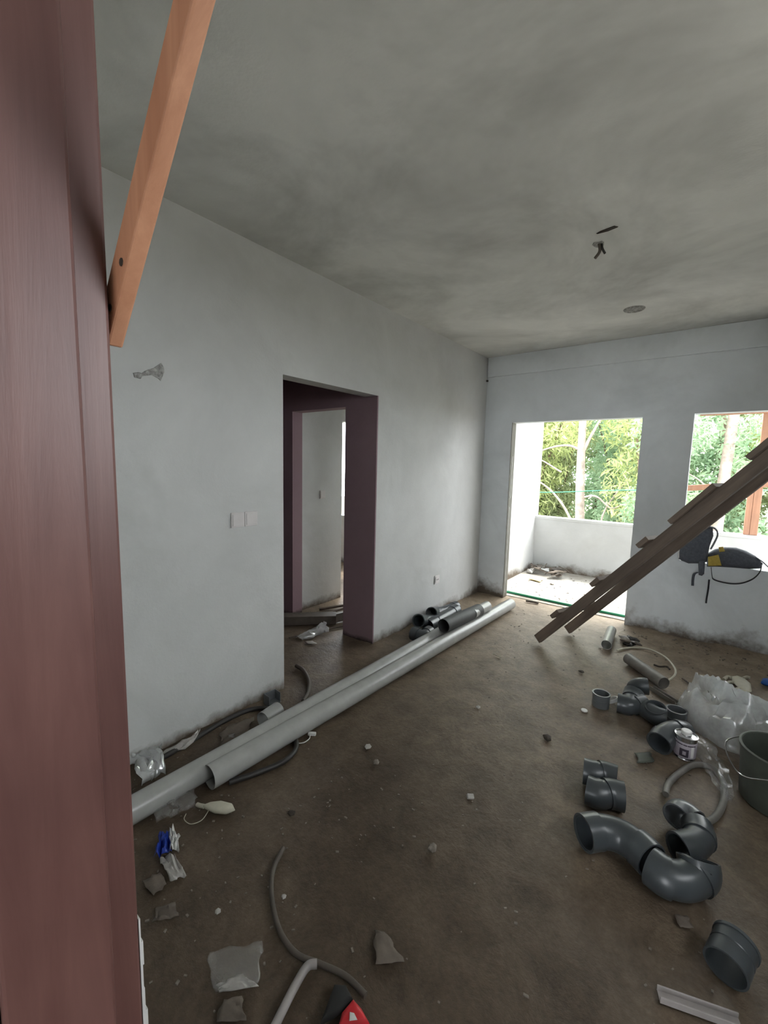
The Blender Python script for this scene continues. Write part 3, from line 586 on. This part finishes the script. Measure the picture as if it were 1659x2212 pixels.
fitting('pipe_tee', 'dark tee lying in the middle of the cluster beside the white ring', [(-0.359,2.881,0.055), (-0.298,2.893,0.055), (-0.238,2.970,0.055)], 0.052, group=GF, branch=[(-0.298,2.893,0.055), (-0.295,2.971,0.070), (-0.292,3.013,0.090)])
coupling('pipe_ring', 'thin pale ring leaning on the dark tee', (-0.402,2.953,0.012), 0.044, 0.02, 'white', axis=(-0.5, 0.1, 0.85))
fitting('pipe_elbow', 'dark elbow standing at the back of the cluster', [(-0.297,3.132,0.030), (-0.299,3.144,0.060), (-0.272,3.146,0.085), (-0.237,3.156,0.090)], 0.048, group=GF)
fitting('pipe_tee', 'dark tee at the front of the cluster with a stub on top', [(-0.210,2.915,0.055), (-0.156,2.874,0.055), (-0.110,2.876,0.055)], 0.050, group=GF, branch=[(-0.161,2.881,0.055), (-0.163,2.878,0.085), (-0.164,2.872,0.105)])
fitting('pipe_elbow', 'dark elbow with its mouth down beside the metal tin', [(-0.116,2.585,0.055), (-0.094,2.660,0.070), (-0.053,2.727,0.075), (-0.012,2.770,0.060)], 0.056, group=GF)
pipe('pipe_offcut', (-0.600,3.836,0.042), (-0.631,4.231,0.042), 0.040, 'pvcl', 'short pale pipe offcut near the ladder foot, open end forward')
pipe('pipe_offcut', (-0.415,3.662,0.045), (-0.160,3.385,0.045), 0.042, 'dirtypvc', 'mud-stained pipe length lying in front of the far wall')
def channel(name, label, a, b, w, h, mat, cat, t=0.004):
    a, b = Vector(a), Vector(b); d = (b-a).normalized(); s = d.cross(Vector((0,0,1))).normalized(); u = s.cross(d); m = (a+b)/2; hl = (b-a).length/2
    e = MB().obox(m + u*t/2, d*hl, s*w/2, u*t/2).obox(m + s*(w/2-t/2) + u*h/2, d*hl, s*t/2, u*h/2).obox(m - s*(w/2-t/2) + u*h/2, d*hl, s*t/2, u*h/2)
    return tag(e.build(name, mat, bevel=0.001), label, cat)
channel('trunking_strip', 'narrow grey trunking strip beside the mud-stained pipe', (-0.226,3.343,0.002), (-0.072,3.213,0.002), 0.035, 0.022, 'dirtypvc', 'trunking')
channel('white_strip', 'pale plastic strip at the bottom right edge of the view', (-0.001,1.333,0.003), (0.183,1.399,0.003), 0.034, 0.018, 'dustywhite', 'strip')
# tin of solvent cement
c = Vector((-0.005,2.648,0.000)); e = thing('metal_tin', c, 'small metal tin with a white cap and printed label among the fittings', 'tin')
MB().lathe([(0.001, 0), (0.049, 0), (0.051, 0.003), (0.049, 0.006), (0.049, 0.112), (0.052, 0.115), (0.052, 0.120), (0.048, 0.121), (0.046, 0.116), (0.024, 0.120), (0.022, 0.124), (0.001, 0.124)], c, 32).build('body', 'tin', e, smooth=True)
MB().lathe([(0.0495, 0.012), (0.0500, 0.013), (0.0500, 0.095), (0.0495, 0.096)], c, 32).build('label_band', 'tinlabel', e, smooth=True)
MB().lathe([(0.023, 0.124), (0.024, 0.126), (0.024, 0.140), (0.021, 0.143), (0.001, 0.143)], c, 24).build('cap', 'white', e, smooth=True)
d = (Vector((0, 0, 0)) - Vector((c.x, c.y, 0))).normalized(); s_ = Vector((-d.y, d.x, 0))
def tinpatch(mat, a0, a1, z0, z1, nm, r=0.0506):
    vs = []; fs = []; k = 6
    for i in range(k+1):
        a = a0 + (a1-a0)*i/k
        for z in (z0, z1): vs.append(c + (d*math.cos(a) + s_*math.sin(a))*r + Vector((0, 0, z)))
    for i in range(k): fs.append((2*i, 2*i+2, 2*i+3, 2*i+1))
    MB().add(vs, fs).build(nm, mat, e)
tinpatch('darkprint', -0.45, 0.35, 0.02, 0.062, 'printed_panel'); tinpatch('tinlabel', -0.18, 0.12, 0.03, 0.05, 'printed_emblem', 0.0510); tinpatch('darkprint', -1.0, 1.0, 0.080, 0.086, 'printed_band')
tinpatch('white', 0.55, 0.85, 0.02, 0.08, 'printed_stripe')
# bucket
c = Vector((0.352, 2.525, 0)); e = thing('builders_bucket', c, 'dusty grey-green bucket cut off by the right edge of the view', 'bucket')
MB().lathe([(0.001, 0.0), (0.136, 0.0), (0.140, 0.006), (0.154, 0.246), (0.149, 0.248), (0.134, 0.012), (0.001, 0.012)], c, 40).build('body', 'bucket', e, smooth=True)
MB().lathe([(0.152, 0.235), (0.159, 0.236), (0.160, 0.250), (0.151, 0.253), (0.148, 0.249)], c, 40).build('rim', 'bucket', e, smooth=True)
hp = [c + Vector((0.158*math.cos(a), 0.158*math.sin(a), 0.235)) for a in (2.2, 5.34)]
m_ = (hp[0]+hp[1])/2
MB().tube(smooth_path([hp[0]*1.0, hp[0].lerp(m_, 0.2) + Vector((-0.13, -0.09, -0.03)), m_ + Vector((-0.155, -0.115, -0.09)), hp[1].lerp(m_, 0.2) + Vector((-0.13, -0.09, -0.03)), hp[1]], 6), 0.003, 8).build('handle', 'tin', e, smooth=True)
# polythene bag: folded film with ridges
def film(name, label, outline_axis, width, hfun, mat, cat, nu=34, nv=16, seed=0, wfun=None):
    ax = smooth_path(outline_axis, 5); vs = []; fs = []
    def at(u):
        q = u*(len(ax)-1); i = min(int(q), len(ax)-2); return ax[i].lerp(ax[i+1], q-i), (ax[i+1]-ax[i]).normalized()
    for i in range(nu+1):
        u = i/nu; p, t = at(u); s = Vector((t.y, -t.x, 0)).normalized(); wv = width*(wfun(u) if wfun else 1)
        for j in range(nv+1):
            v = j/nv*2-1; q = p + s*v*wv + Vector((noise.noise((u*5, v*3, seed)), noise.noise((u*5, v*3, seed+5)), 0))*0.03
            z = hfun(u, v) * (1 + 0.35*noise.noise((u*7, v*4, seed+9))) + 0.022*abs(noise.noise((u*14, v*9, seed+2))) + 0.012*abs(noise.noise((u*30, v*22, seed+4)))
            vs.append((q.x, q.y, max(0.004, p.z + z)))
    for i in range(nu):
        for j in range(nv): a = i*(nv+1)+j; fs.append((a, a+1, a+nv+2, a+nv+1))
    return tag(MB().add(vs, fs).build(name, mat, smooth=True, solid=0.0008), label, cat)
film('polythene_bag', 'large crumpled clear polythene bag draped towards the bucket', [(0.043,3.308,0.000), (0.102,3.168,0.000), (0.181,3.042,0.000), (0.277,3.011,0.000), (0.392,3.012,0.000)], 0.20,
     lambda u, v: (0.10 + 0.11*math.sin(math.pi*min(1, 0.12 + u*0.85)) + 0.045*math.sin(v*7 + u*4) + 0.03*abs(math.sin(v*13 - u*5)) + 0.02*math.sin(v*26 + u*9))*max(0, 1-abs(v)**3), 'film', 'plastic bag', nu=44, nv=30, seed=1, wfun=lambda u: 0.45 + 0.5*math.sin(math.pi*min(1, 0.1+u*0.8)))
film('polythene_scrap', 'thin clear film tail trailing from the bag over the hose loop', [(0.045,2.757,0.000), (0.093,2.669,0.000), (0.138,2.566,0.000), (0.162,2.455,-0.000), (0.171,2.380,0.000)], 0.07,
     lambda u, v: 0.06*(1-u)*max(0, 1-v*v) + 0.012, 'film2', 'plastic film', nu=24, nv=8, seed=3, wfun=lambda u: 1.1 - 0.85*u)
film('polythene_scrap', 'white film scrap lying at the far edge of the big polythene bag', [(0.218,3.442,0.000), (0.264,3.433,0.000), (0.312,3.383,0.000)], 0.06, lambda u, v: 0.05*max(0, 1-v*v), 'film', 'plastic film', nu=14, nv=8, seed=5)
film('polythene_scrap', 'crumpled pale film by the door frame beside the left wall', [(-2.050,0.742,0.000), (-2.052,0.811,-0.000), (-2.033,0.877,-0.000)], 0.10, lambda u, v: 0.06*max(0, 1-v*v) + 0.01, 'film', 'plastic film', nu=18, nv=10, seed=6)
film('polythene_scrap', 'dusty clear film under the open end of the long pipe', [(-1.756,0.709,0.000), (-1.740,0.779,-0.000), (-1.705,0.864,0.000)], 0.07, lambda u, v: 0.03*max(0, 1-v*v) + 0.005, 'film2', 'plastic film', nu=16, nv=8, seed=7)
def sheet(name, label, quad, mat, cat, amp=0.012, seed=0, n=8, lift=0.006, stuffpar=None):
    """crumpled sheet between four floor corners"""
    A, B, C_, D = map(Vector, quad); vs = []; fs = []
    for i in range(n+1):
        for j in range(n+1):
            u, v = i/n, j/n; p = A*(1-u)*(1-v) + B*u*(1-v) + C_*u*v + D*(1-u)*v
            jx = 0.10*(A-C_).length*noise.noise((u*3, v*3, seed+0.5)) * (1 if i in (0, n) or j in (0, n) else 0.2)
            vs.append((p.x + jx, p.y + jx*0.6, p.z + lift + amp*(0.5 + noise.noise((u*4, v*4, seed))) ))
    for i in range(n):
        for j in range(n): a = i*(n+1)+j; fs.append((a, a+1, a+n+2, a+n+1))
    return tag(MB().add(vs, fs).build(name, mat, smooth=True, solid=0.0015), label, cat)
sheet('paper_strip', 'long torn pale paper strip propped against the long pipes by the wall', [(-2.086,0.885,0.000), (-2.032,0.989,0.000), (-2.062,1.099,0.040), (-2.057,1.062,0.040)], 'paper', 'paper', 0.02, 1)
sheet('cardboard_piece', 'brown cardboard wedge between the hose loop and the long pipes', [(-1.928,1.108,0.000), (-1.910,1.262,-0.000), (-2.012,1.387,0.000), (-2.042,1.203,0.000)], 'card', 'cardboard', 0.015, 2)
sheet('torn_paper', 'small torn white paper sticking up beside the black hose', [(-1.946,1.183,0.020), (-1.920,1.206,0.030), (-1.921,1.201,0.000), (-1.935,1.179,0.000)], 'paper', 'paper', 0.01, 3, 4)
# cream plastic bulb scrap by the pipe end
poly = [(-1.619,0.850,0.020), (-1.609,0.880,0.020), (-1.576,0.917,0.020), (-1.524,0.940,0.020), (-1.490,0.930,0.020), (-1.502,0.898,0.020), (-1.549,0.866,0.020)]
e = thing('plastic_bottle', (Vector(poly[0])+Vector(poly[4]))/2*1.0, 'squashed cream plastic bottle in front of the open pipe end', 'bottle')
MB().puff(poly, (0, 0, 1), 0.036).build('body', 'cream', e, smooth=True)
MB().tube(smooth_path([(-1.610,0.857,0.020), (-1.630,0.849,0.018), (-1.648,0.847,0.014)], 3), 0.009, 10).build('neck', 'cream', e, smooth=True)
hose('nylon_string', 'fine pale string curling beside the squashed bottle', [(-1.582,0.871,0.030), (-1.580,0.855,0.010), (-1.568,0.821,0.004), (-1.585,0.785,0.003), (-1.628,0.779,0.003), (-1.650,0.798,0.003)], 0.0018, 'cream', cat='string', n=5)
hose('nylon_string', 'short pale string curl below the long pipe', [(-1.645,1.395,0.004), (-1.620,1.426,0.004), (-1.621,1.466,0.004), (-1.638,1.488,0.006)], 0.003, 'white', cat='string', n=5)
o = MB().obox((0, 0, 0.008), (0.022, 0, 0), (0, 0.009, 0), (0, 0, 0.008)).build('plastic_plug', 'white', bevel=0.003); o.location = (-1.637,1.501,0.000); o.rotation_euler.z = 0.6; tag(o, 'small white plug at the end of the string curl by the pipe', 'plug')
sheet('foil_wrapper', 'crumpled white wrapper beside the blue one in the left foreground', [(-1.613,0.709,0.000), (-1.562,0.718,0.000), (-1.487,0.693,0.000), (-1.507,0.664,0.000)], 'white', 'wrapper', 0.04, 4, 8)
sheet('foil_wrapper', 'crumpled dark blue wrapper by the door frame in the left foreground', [(-1.616,0.674,0.000), (-1.599,0.704,0.000), (-1.507,0.664,0.000), (-1.525,0.616,0.000)], 'blue', 'wrapper', 0.035, 5, 8)
sheet('paper_napkin', 'crumpled white paper lying below the blue wrapper', [(-1.513,0.631,0.000), (-1.490,0.674,0.000), (-1.374,0.657,0.000), (-1.399,0.610,0.000)], 'paper', 'paper', 0.02, 6, 8)
sheet('cardboard_piece', 'squarish grey cardboard piece nearest the blue wrapper', [(-1.477,0.555,0.000), (-1.464,0.606,0.000), (-1.400,0.603,0.000), (-1.398,0.553,0.000)], 'card', 'cardboard', 0.008, 7, 5)
sheet('cardboard_piece', 'dirty cardboard flap by the door frame below the square piece', [(-1.348,0.539,0.000), (-1.317,0.589,0.000), (-1.265,0.575,0.000), (-1.307,0.513,0.000)], 'card', 'cardboard', 0.012, 8, 6)
sheet('plastic_packet', 'torn clear packet lying in the left foreground', [(-1.091,0.584,0.000), (-0.980,0.710,0.000), (-0.901,0.631,0.000), (-0.988,0.540,0.000)], 'film2', 'packet', 0.010, 9, 8)
sheet('packet_edge', 'pale folded edge along the torn clear packet', [(-0.997,0.553,0.000), (-0.968,0.612,0.000), (-0.898,0.629,0.000), (-0.973,0.549,0.000)], 'paper', 'paper', 0.01, 10, 6)
sheet('cardboard_piece', 'torn cardboard piece lying in the centre foreground', [(-0.737,0.955,0.000), (-0.703,0.965,0.000), (-0.618,0.937,0.000), (-0.681,0.877,0.000)], 'card', 'cardboard', 0.006, 11, 6)
sheet('cardboard_piece', 'dirty cardboard strip at the bottom edge under the clear packet', [(-0.956,0.546,0.000), (-0.917,0.586,0.000), (-0.864,0.561,0.000), (-0.921,0.511,0.000)], 'card', 'cardboard', 0.008, 12, 6)
hose('plastic_tube', 'flattened white plastic tube at the bottom edge of the view', [(-0.792,0.593,0.012), (-0.805,0.637,0.013), (-0.821,0.696,0.014), (-0.826,0.743,0.018), (-0.809,0.765,0.018)], 0.012, 'dustywhite', cat='tube')
# red and black packet at the bottom edge
a, b_, c_, d_ = map(Vector, ((-0.731,0.759,0.020), (-0.703,0.779,0.020), (-0.595,0.757,0.020), (-0.700,0.672,0.020)))
e = thing('snack_packet', ((a.x+c_.x)/2, (a.y+c_.y)/2, 0), 'black and red printed packet at the bottom edge of the view', 'packet')
MB().puff([a, b_, (-0.669,0.769,0.020), (-0.674,0.724,0.020), d_], (0, 0, 1), 0.035).build('body', 'black', e, smooth=True)
MB().puff([(-0.665,0.766,0.024), (-0.632,0.765,0.024), c_, (-0.657,0.698,0.024), (-0.669,0.725,0.024)], (0, 0, 1), 0.030).build('printed_end', 'red', e, smooth=True)
MB().puff([(-0.648,0.733,0.040), (-0.637,0.739,0.040), (-0.621,0.734,0.040), (-0.636,0.719,0.040)], (0, 0, 1), 0.006).build('printed_mark', 'white', e, smooth=True)
# glove and sticks by the far wall
e = thing('work_glove', (0.265,3.823,0.000), 'cream work glove lying in front of the far wall', 'glove')
MB().puff([(0.209,3.880,0.020), (0.246,3.930,0.020), (0.287,3.912,0.020), (0.319,3.837,0.020), (0.318,3.708,0.020), (0.282,3.662,0.020), (0.248,3.719,0.020), (0.220,3.794,0.020)], (0, 0, 1), 0.035).build('palm', 'cream', e, smooth=True)
for q in ([(0.213,3.858,0.020), (0.193,3.879,0.015), (0.169,3.813,0.012)], [(0.233,3.793,0.018), (0.202,3.785,0.014), (0.186,3.743,0.012)], [(0.260,3.719,0.018), (0.240,3.695,0.014), (0.225,3.679,0.012)], [(0.288,3.688,0.018), (0.277,3.634,0.014), (0.262,3.611,0.012)], [(0.280,3.910,0.018), (0.305,3.969,0.014), (0.321,3.970,0.012)]):
    MB().tube(smooth_path(q, 4), 0.012, 10).build('finger', 'cream', e, smooth=True)
pipe('pipe_offcut', (0.031,3.747,0.016), (0.150,3.779,0.016), 0.015, 'cream', 'thin cream conduit offcut left of the glove')
tag(MB().tube([(-0.066,3.653,0.006), (0.008,3.546,0.007), (0.061,3.462,0.012)], 0.006, 6).build('stick', 'card'), 'thin brown stick behind the polythene bag', 'stick')
tag(MB().tube([(0.086,3.456,0.008), (0.170,3.433,0.008), (0.251,3.419,0.008)], 0.009, 6).build('stick', 'dark'), 'dark stick lying along the far side of the polythene bag', 'stick')
o = MB().puff([(-0.05, -0.03, 0.03), (0.05, -0.04, 0.03), (0.07, 0.02, 0.03), (0.02, 0.05, 0.03), (-0.04, 0.03, 0.03)], (0, 0, 1), 0.055).build('plastic_rag', 'bluep', smooth=True); o.location = (0.424,3.925,0.000); tag(o, 'bright blue plastic scrap at the right edge by the far wall', 'plastic scrap')
# crumpled dark scrap by the far wall corner
rs = random.Random(9); e = thing('rubbish_heap', (-0.463,4.143,0.000), 'small heap of dark crumpled scraps below the wall beside the balcony opening', 'rubbish')
for k, (x, y, m_) in enumerate(((1350,1378,'paper'), (1360,1386,'rubber'), (1372,1390,'hosed'), (1366,1380,'rubber'), (1354,1388,'card'))):
    cx = Vector({0: (-0.512,4.170,0.020), 1: (-0.463,4.083,0.020), 2: (-0.417,4.098,0.020), 3: (-0.457,4.191,0.020), 4: (-0.492,4.084,0.020)}[k])
    pl = [cx + Vector((math.cos(t)*rs.uniform(0.03, 0.06), math.sin(t)*rs.uniform(0.03, 0.06), rs.uniform(-0.012, 0.02))) for t in (0, 0.9, 1.8, 2.7, 3.6, 4.5, 5.4)]
    MB().puff(pl, (rs.uniform(-.3, .3), rs.uniform(-.3, .3), 1), 0.028).build('scrap', m_, e)
# balcony rubbish
e = thing('rubbish_heap', (-1.921,5.944,0.000), 'heap of torn film, twigs and paper in the far left corner of the balcony', 'rubbish')
for k in range(16):
    cx = Vector((-1.98 + rs.uniform(0, 0.42), 6.02 + rs.uniform(-0.12, 0.25), 0.025 + rs.uniform(0, 0.06)))
    pl = [cx + Vector((math.cos(t)*rs.uniform(0.03, 0.09), math.sin(t)*rs.uniform(0.03, 0.09), rs.uniform(-0.02, 0.03))) for t in (0, 1.05, 2.1, 3.1, 4.2, 5.2)]
    MB().puff(pl, (rs.uniform(-.6, .6), rs.uniform(-.6, .6), 1), 0.03).build('scrap', rs.choice(['paper', 'card', 'stone', 'film', 'hosed']), e)
for k in range(9):
    cx = Vector((-1.95 + rs.uniform(0, 0.4), 5.98 + rs.uniform(-0.1, 0.25), 0.05 + rs.uniform(0, 0.05))); a = rs.uniform(0, 3.1)
    MB().tube([cx - Vector((math.cos(a)*0.12, math.sin(a)*0.12, 0.03)), cx, cx + Vector((math.cos(a)*0.12, math.sin(a)*0.12, 0.02))], 0.006, 5).build('twig', 'card', e)
sheet('yellow_paper', 'folded yellow paper in front of the heap on the balcony', [(-1.851,5.590,0.005), (-1.685,5.531,0.005), (-1.702,5.716,0.020), (-1.853,5.704,0.020)], 'yellow', 'paper', 0.012, 14, 6)
for (q, lb) in (((-1.548,5.565,0.000), 'pale stone chip on the balcony floor near the yellow paper'), ((-1.120,6.075,0.000), 'pale stone chip under the parapet on the balcony floor')):
    o = MB().puff([(0.03*math.cos(t)*rs.uniform(0.7, 1.2), 0.025*math.sin(t)*rs.uniform(0.7, 1.2), 0.012) for t in (0, 1, 2, 3, 4, 5)], (0, 0, 1), 0.026).build('stone_chip', 'paper'); o.location = q; tag(o, lb, 'stone')
# ------------------------------------------------------------------ hall debris
e = thing('timber_box_section', (-2.85, 2.25, 0), 'dark boxed timber length lying on the hall floor inside the doorway', 'timber')
HB = [Vector(p) for p in ((-2.927,2.484,0.000), (-2.669,2.741,0.000))]
dd = (HB[1]-HB[0]).normalized(); ee = HB[1]; a0 = ee - dd*1.0; sd_ = Vector((-dd.y, dd.x, 0)); mdl = (a0+ee)/2
MB().obox(mdl + sd_*0.06 + Vector((0, 0, 0.046)), dd*0.5, sd_*0.06, Vector((0, 0, 0.04))).build('board', 'hosed', e, bevel=0.003)
MB().obox(ee + dd*0.075 + sd_*0.10 + Vector((0, 0, 0.048)), dd*0.075 + sd_*0.05, sd_*0.012, Vector((0, 0, 0.042))).build('board', 'dirtypvc', e, bevel=0.002)
tag(MB().tube([(-2.743,2.252,0.010), (-2.670,2.531,0.010), (-2.575,2.760,0.010)], 0.009, 6).build('stick', 'card'), 'thin lath lying across the hall doorway floor', 'stick')
film('polythene_scrap', 'crumpled pale film on the hall floor inside the doorway', [(-2.673,2.294,0.000), (-2.664,2.405,0.000), (-2.657,2.519,0.000), (-2.647,2.584,0.000)], 0.05, lambda u, v: 0.05*max(0, 1-v*v)*(0.4+u), 'film', 'plastic film', nu=16, nv=8, seed=11)
sheet('paper_scrap', 'flat pale paper scrap below the film in the hall doorway', [(-2.595,2.287,0.000), (-2.557,2.345,0.000), (-2.477,2.329,0.000), (-2.529,2.284,0.000)], 'paper', 'paper', 0.006, 15, 4)
for k, (q1, q2, lb) in enumerate((((-3.077,2.915,0.010), (-2.932,3.119,0.030), 'thin timber lath by the pale wall in the inner room'), ((-2.926,2.835,0.010), (-2.874,3.057,0.030), 'dark batten below the lath in the inner room'))):
    tag(MB().tube([q1, q2], 0.014, 6).build('batten', 'ladder' if k else 'card'), lb, 'timber')
# ================================================================== BACKPACK ON THE SILL
e = thing('backpack', (0.12, YF-0.03, WZ0), 'charcoal backpack with mustard patches slumped over the window sill', 'backpack')
YB = 4.56
fl_ = [(-0.204,4.560,0.723), (-0.205,4.560,0.807), (-0.166,4.560,0.871), (-0.091,4.560,0.963), (-0.023,4.560,1.027), (0.015,4.560,1.023), (0.025,4.560,0.953), (0.007,4.560,0.862), (0.004,4.560,0.796), (0.001,4.560,0.722), (-0.053,4.560,0.701), (-0.127,4.560,0.689), (-0.179,4.560,0.706)]
MB().puff(fl_, (0, -1, 0), 0.11).build('flap', 'fabric', e, smooth=True)
MB().puff([(-0.063,4.550,0.751), (-0.012,4.550,0.759), (-0.009,4.550,0.616), (-0.024,4.550,0.597), (-0.047,4.550,0.601)], (0, -1, 0), 0.05).build('side_pocket', 'fabric', e, smooth=True)
bd = [(-0.009,4.600,0.788), (0.047,4.600,0.837), (0.108,4.600,0.862), (0.183,4.600,0.869), (0.250,4.600,0.851), (0.312,4.600,0.817), (0.363,4.600,0.763), (0.355,4.600,0.719), (0.282,4.600,0.702), (0.169,4.600,0.695), (0.061,4.600,0.685), (0.004,4.600,0.675)]
MB().puff(bd, (0, -1, 0.1), 0.17).build('body', 'fabric', e, smooth=True)
hp = smooth_path([(0.016,4.560,0.839), (0.036,4.560,0.898), (0.052,4.560,0.968), (0.032,4.560,1.017), (-0.017,4.550,1.033)], 5)
MB().ribbon(hp, 0.05, (0, 1, 0), 0.012).build('shoulder_strap', 'fabricl', e, smooth=True)
MB().ribbon(smooth_path([(-0.165,4.535,0.874), (-0.090,4.535,0.962), (-0.023,4.535,1.030)], 4), 0.03, (0.4, 0.3, 1), 0.006).build('edge_trim', 'fabricl', e, smooth=True)
MB().tube(smooth_path([(-0.200,4.520,0.734), (-0.202,4.520,0.805), (-0.170,4.520,0.863)], 5), 0.0045, 8).build('reflective_piping', 'white', e, smooth=True)
MB().puff([(0.003,4.490,0.779), (0.071,4.485,0.810), (0.101,4.500,0.717), (0.013,4.505,0.698)], (0, -1, 0), 0.02).build('mustard_patch', 'ypatch', e)
MB().puff([(0.067,4.540,0.865), (0.097,4.540,0.873), (0.112,4.530,0.837), (0.077,4.530,0.824)], (0, -1, 0), 0.02).build('mustard_patch', 'ypatch', e)
MB().ribbon(smooth_path([(0.033,4.520,0.686), (0.045,4.520,0.619), (0.057,4.520,0.589), (0.111,4.530,0.573), (0.185,4.540,0.570), (0.251,4.540,0.590), (0.311,4.540,0.637), (0.345,4.540,0.697), (0.352,4.540,0.748)], 5), 0.022, (0, 1, 0.2), 0.004).build('webbing_strap', 'webbing', e)
MB().ribbon(smooth_path([(0.029,4.550,0.574), (0.030,4.560,0.490), (0.027,4.570,0.412), (0.026,4.570,0.358)], 4), 0.012, (1, 0.3, 0), 0.005).build('webbing_tail', 'webbing', e)
MB().ribbon(smooth_path([(-0.052,4.550,0.625), (-0.077,4.550,0.604), (-0.083,4.560,0.559), (-0.081,4.570,0.494)], 4), 0.020, (1, 0.3, 0), 0.004).build('webbing_tail', 'fabric', e)
MB().ribbon(smooth_path([(0.311,4.580,0.812), (0.360,4.580,0.777), (0.403,4.580,0.738), (0.483,4.580,0.707)], 4), 0.035, (0, 1, 0), 0.006).build('shoulder_strap', 'fabric', e)
# ================================================================== SMALL BITS ON THE FLOOR
def chip(name, label, q, r, mat, cat, flat=0.5, n=6):
    o = MB().puff([(r*math.cos(t*6.283/n)*rs.uniform(0.75, 1.25), r*math.sin(t*6.283/n)*rs.uniform(0.75, 1.25), r*flat*0.5) for t in range(n)], (0, 0, 1), r*flat).build(name, mat); o.location = q; o.rotation_euler.z = rs.uniform(0, 3); return tag(o, label, cat)
chip('plaster_ball', 'pale rounded plaster lump in the centre foreground', (-0.747,1.318,0.000), 0.018, 'stone', 'lump', 1.4, 9)
o = MB().obox((0, 0, 0.004), (0.0135, 0, 0), (0, 0.0135, 0), (0.002, 0, 0.003)).build('tile_chip', 'paper'); o.location = (-0.755,1.660,0.000); o.rotation_euler.z = 0.6; tag(o, 'small square white tile chip on the open floor', 'chip')
chip('paper_scrap', 'tiny white paper scrap in front of the ladder feet', (-1.047,2.352,0.000), 0.018, 'paper', 'paper', 0.4)
tag(MB().lathe([(0.001, 0.006), (0.018, 0.006), (0.02, 0.003), (0.02, 0.0)], (-0.521,2.748,0.001), 16).build('bottle_cap', 'white', smooth=True), 'shiny white bottle cap left of the standing coupling', 'bottle cap')
chip('wood_chip', 'dark brown wood chip between the cap and the long pipes', (-0.610,2.309,0.000), 0.026, 'dark', 'chip', 0.9)
chip('plaster_chip', 'white plaster chip right of the string plug', (-1.332,1.620,0.000), 0.022, 'paper', 'chip', 0.5)
chip('plaster_chip', 'small brown lump right of the long pipe near the string', (-1.225,1.555,0.000), 0.020, 'stone', 'chip', 0.7)
chip('wood_chip', 'reddish brown lump beyond the squashed bottle', (-1.308,1.084,0.000), 0.016, 'dark', 'chip', 0.8)
chip('plaster_chip', 'pale chip inside the curve of the foreground hose', (-1.053,0.838,0.000), 0.010, 'paper', 'chip', 0.7)
chip('plaster_chip', 'pale chip above the clear packet', (-1.184,0.667,0.000), 0.011, 'paper', 'chip', 0.7)
chip('wood_chip', 'dark chip in front of the mud-stained pipe', (-0.663,3.275,0.000), 0.022, 'dark', 'chip', 0.6)
tag(MB().tube([(-1.290,3.128,0.004), (-1.213,3.103,0.006)], 0.004, 5).build('wood_splinter', 'cream'), 'pale wood splinter on the floor left of the ladder', 'splinter')
hose('cable_tie', 'dark bent strip near the pale wire loop', [(-0.252,3.769,0.005), (-0.214,3.744,0.012), (-0.172,3.779,0.012), (-0.149,3.759,0.005)], 0.007, 'dark', cat='strip', n=5)
sheet('tape_patch', 'dull green round tape patch in front of the metal tin', [(-0.211,2.494,0.000), (-0.148,2.556,0.000), (-0.125,2.474,-0.000), (-0.188,2.413,0.000)], 'bucket', 'tape', 0.003, 18, 5, lift=0.003)
sheet('paper_scrap', 'faint grey paper scrap left of the foreground coupling', [(0.017,1.628,0.000), (0.054,1.650,0.000), (0.071,1.616,0.000), (0.037,1.592,0.000)], 'card', 'paper', 0.006, 19, 5)
# fine grit strewn over the floor
mb = MB(); rg = random.Random(77)
for k in range(720):
    if k < 400: x, y = rg.uniform(-1.55, 1.1), rg.uniform(0.5, 4.5)
    elif k < 520: x, y = rg.uniform(-2.1, -0.9), rg.uniform(0.3, 1.6)
    elif k < 620: x, y = rg.uniform(-0.6, 1.1), rg.uniform(4.1, 4.55)
    else: x, y = rg.uniform(-2.0, -0.5), rg.uniform(4.75, 6.2)
    r = rg.uniform(0.0012, 0.0034) * (1.6 if y > 3.8 else 1); a = rg.uniform(0, 6.28)
    ax = Vector((math.cos(a), math.sin(a), 0))*r*rg.uniform(1, 2.4); ay = Vector((-math.sin(a), math.cos(a), 0))*r
    mb.obox((x, y, r*0.5), ax, ay, (rg.uniform(-.3, .3)*r, 0, r*0.6))
tag(mb.build('floor_grit', 'stone'), 'fine plaster grit and crumbs strewn over the floor', 'grit', kind='stuff')
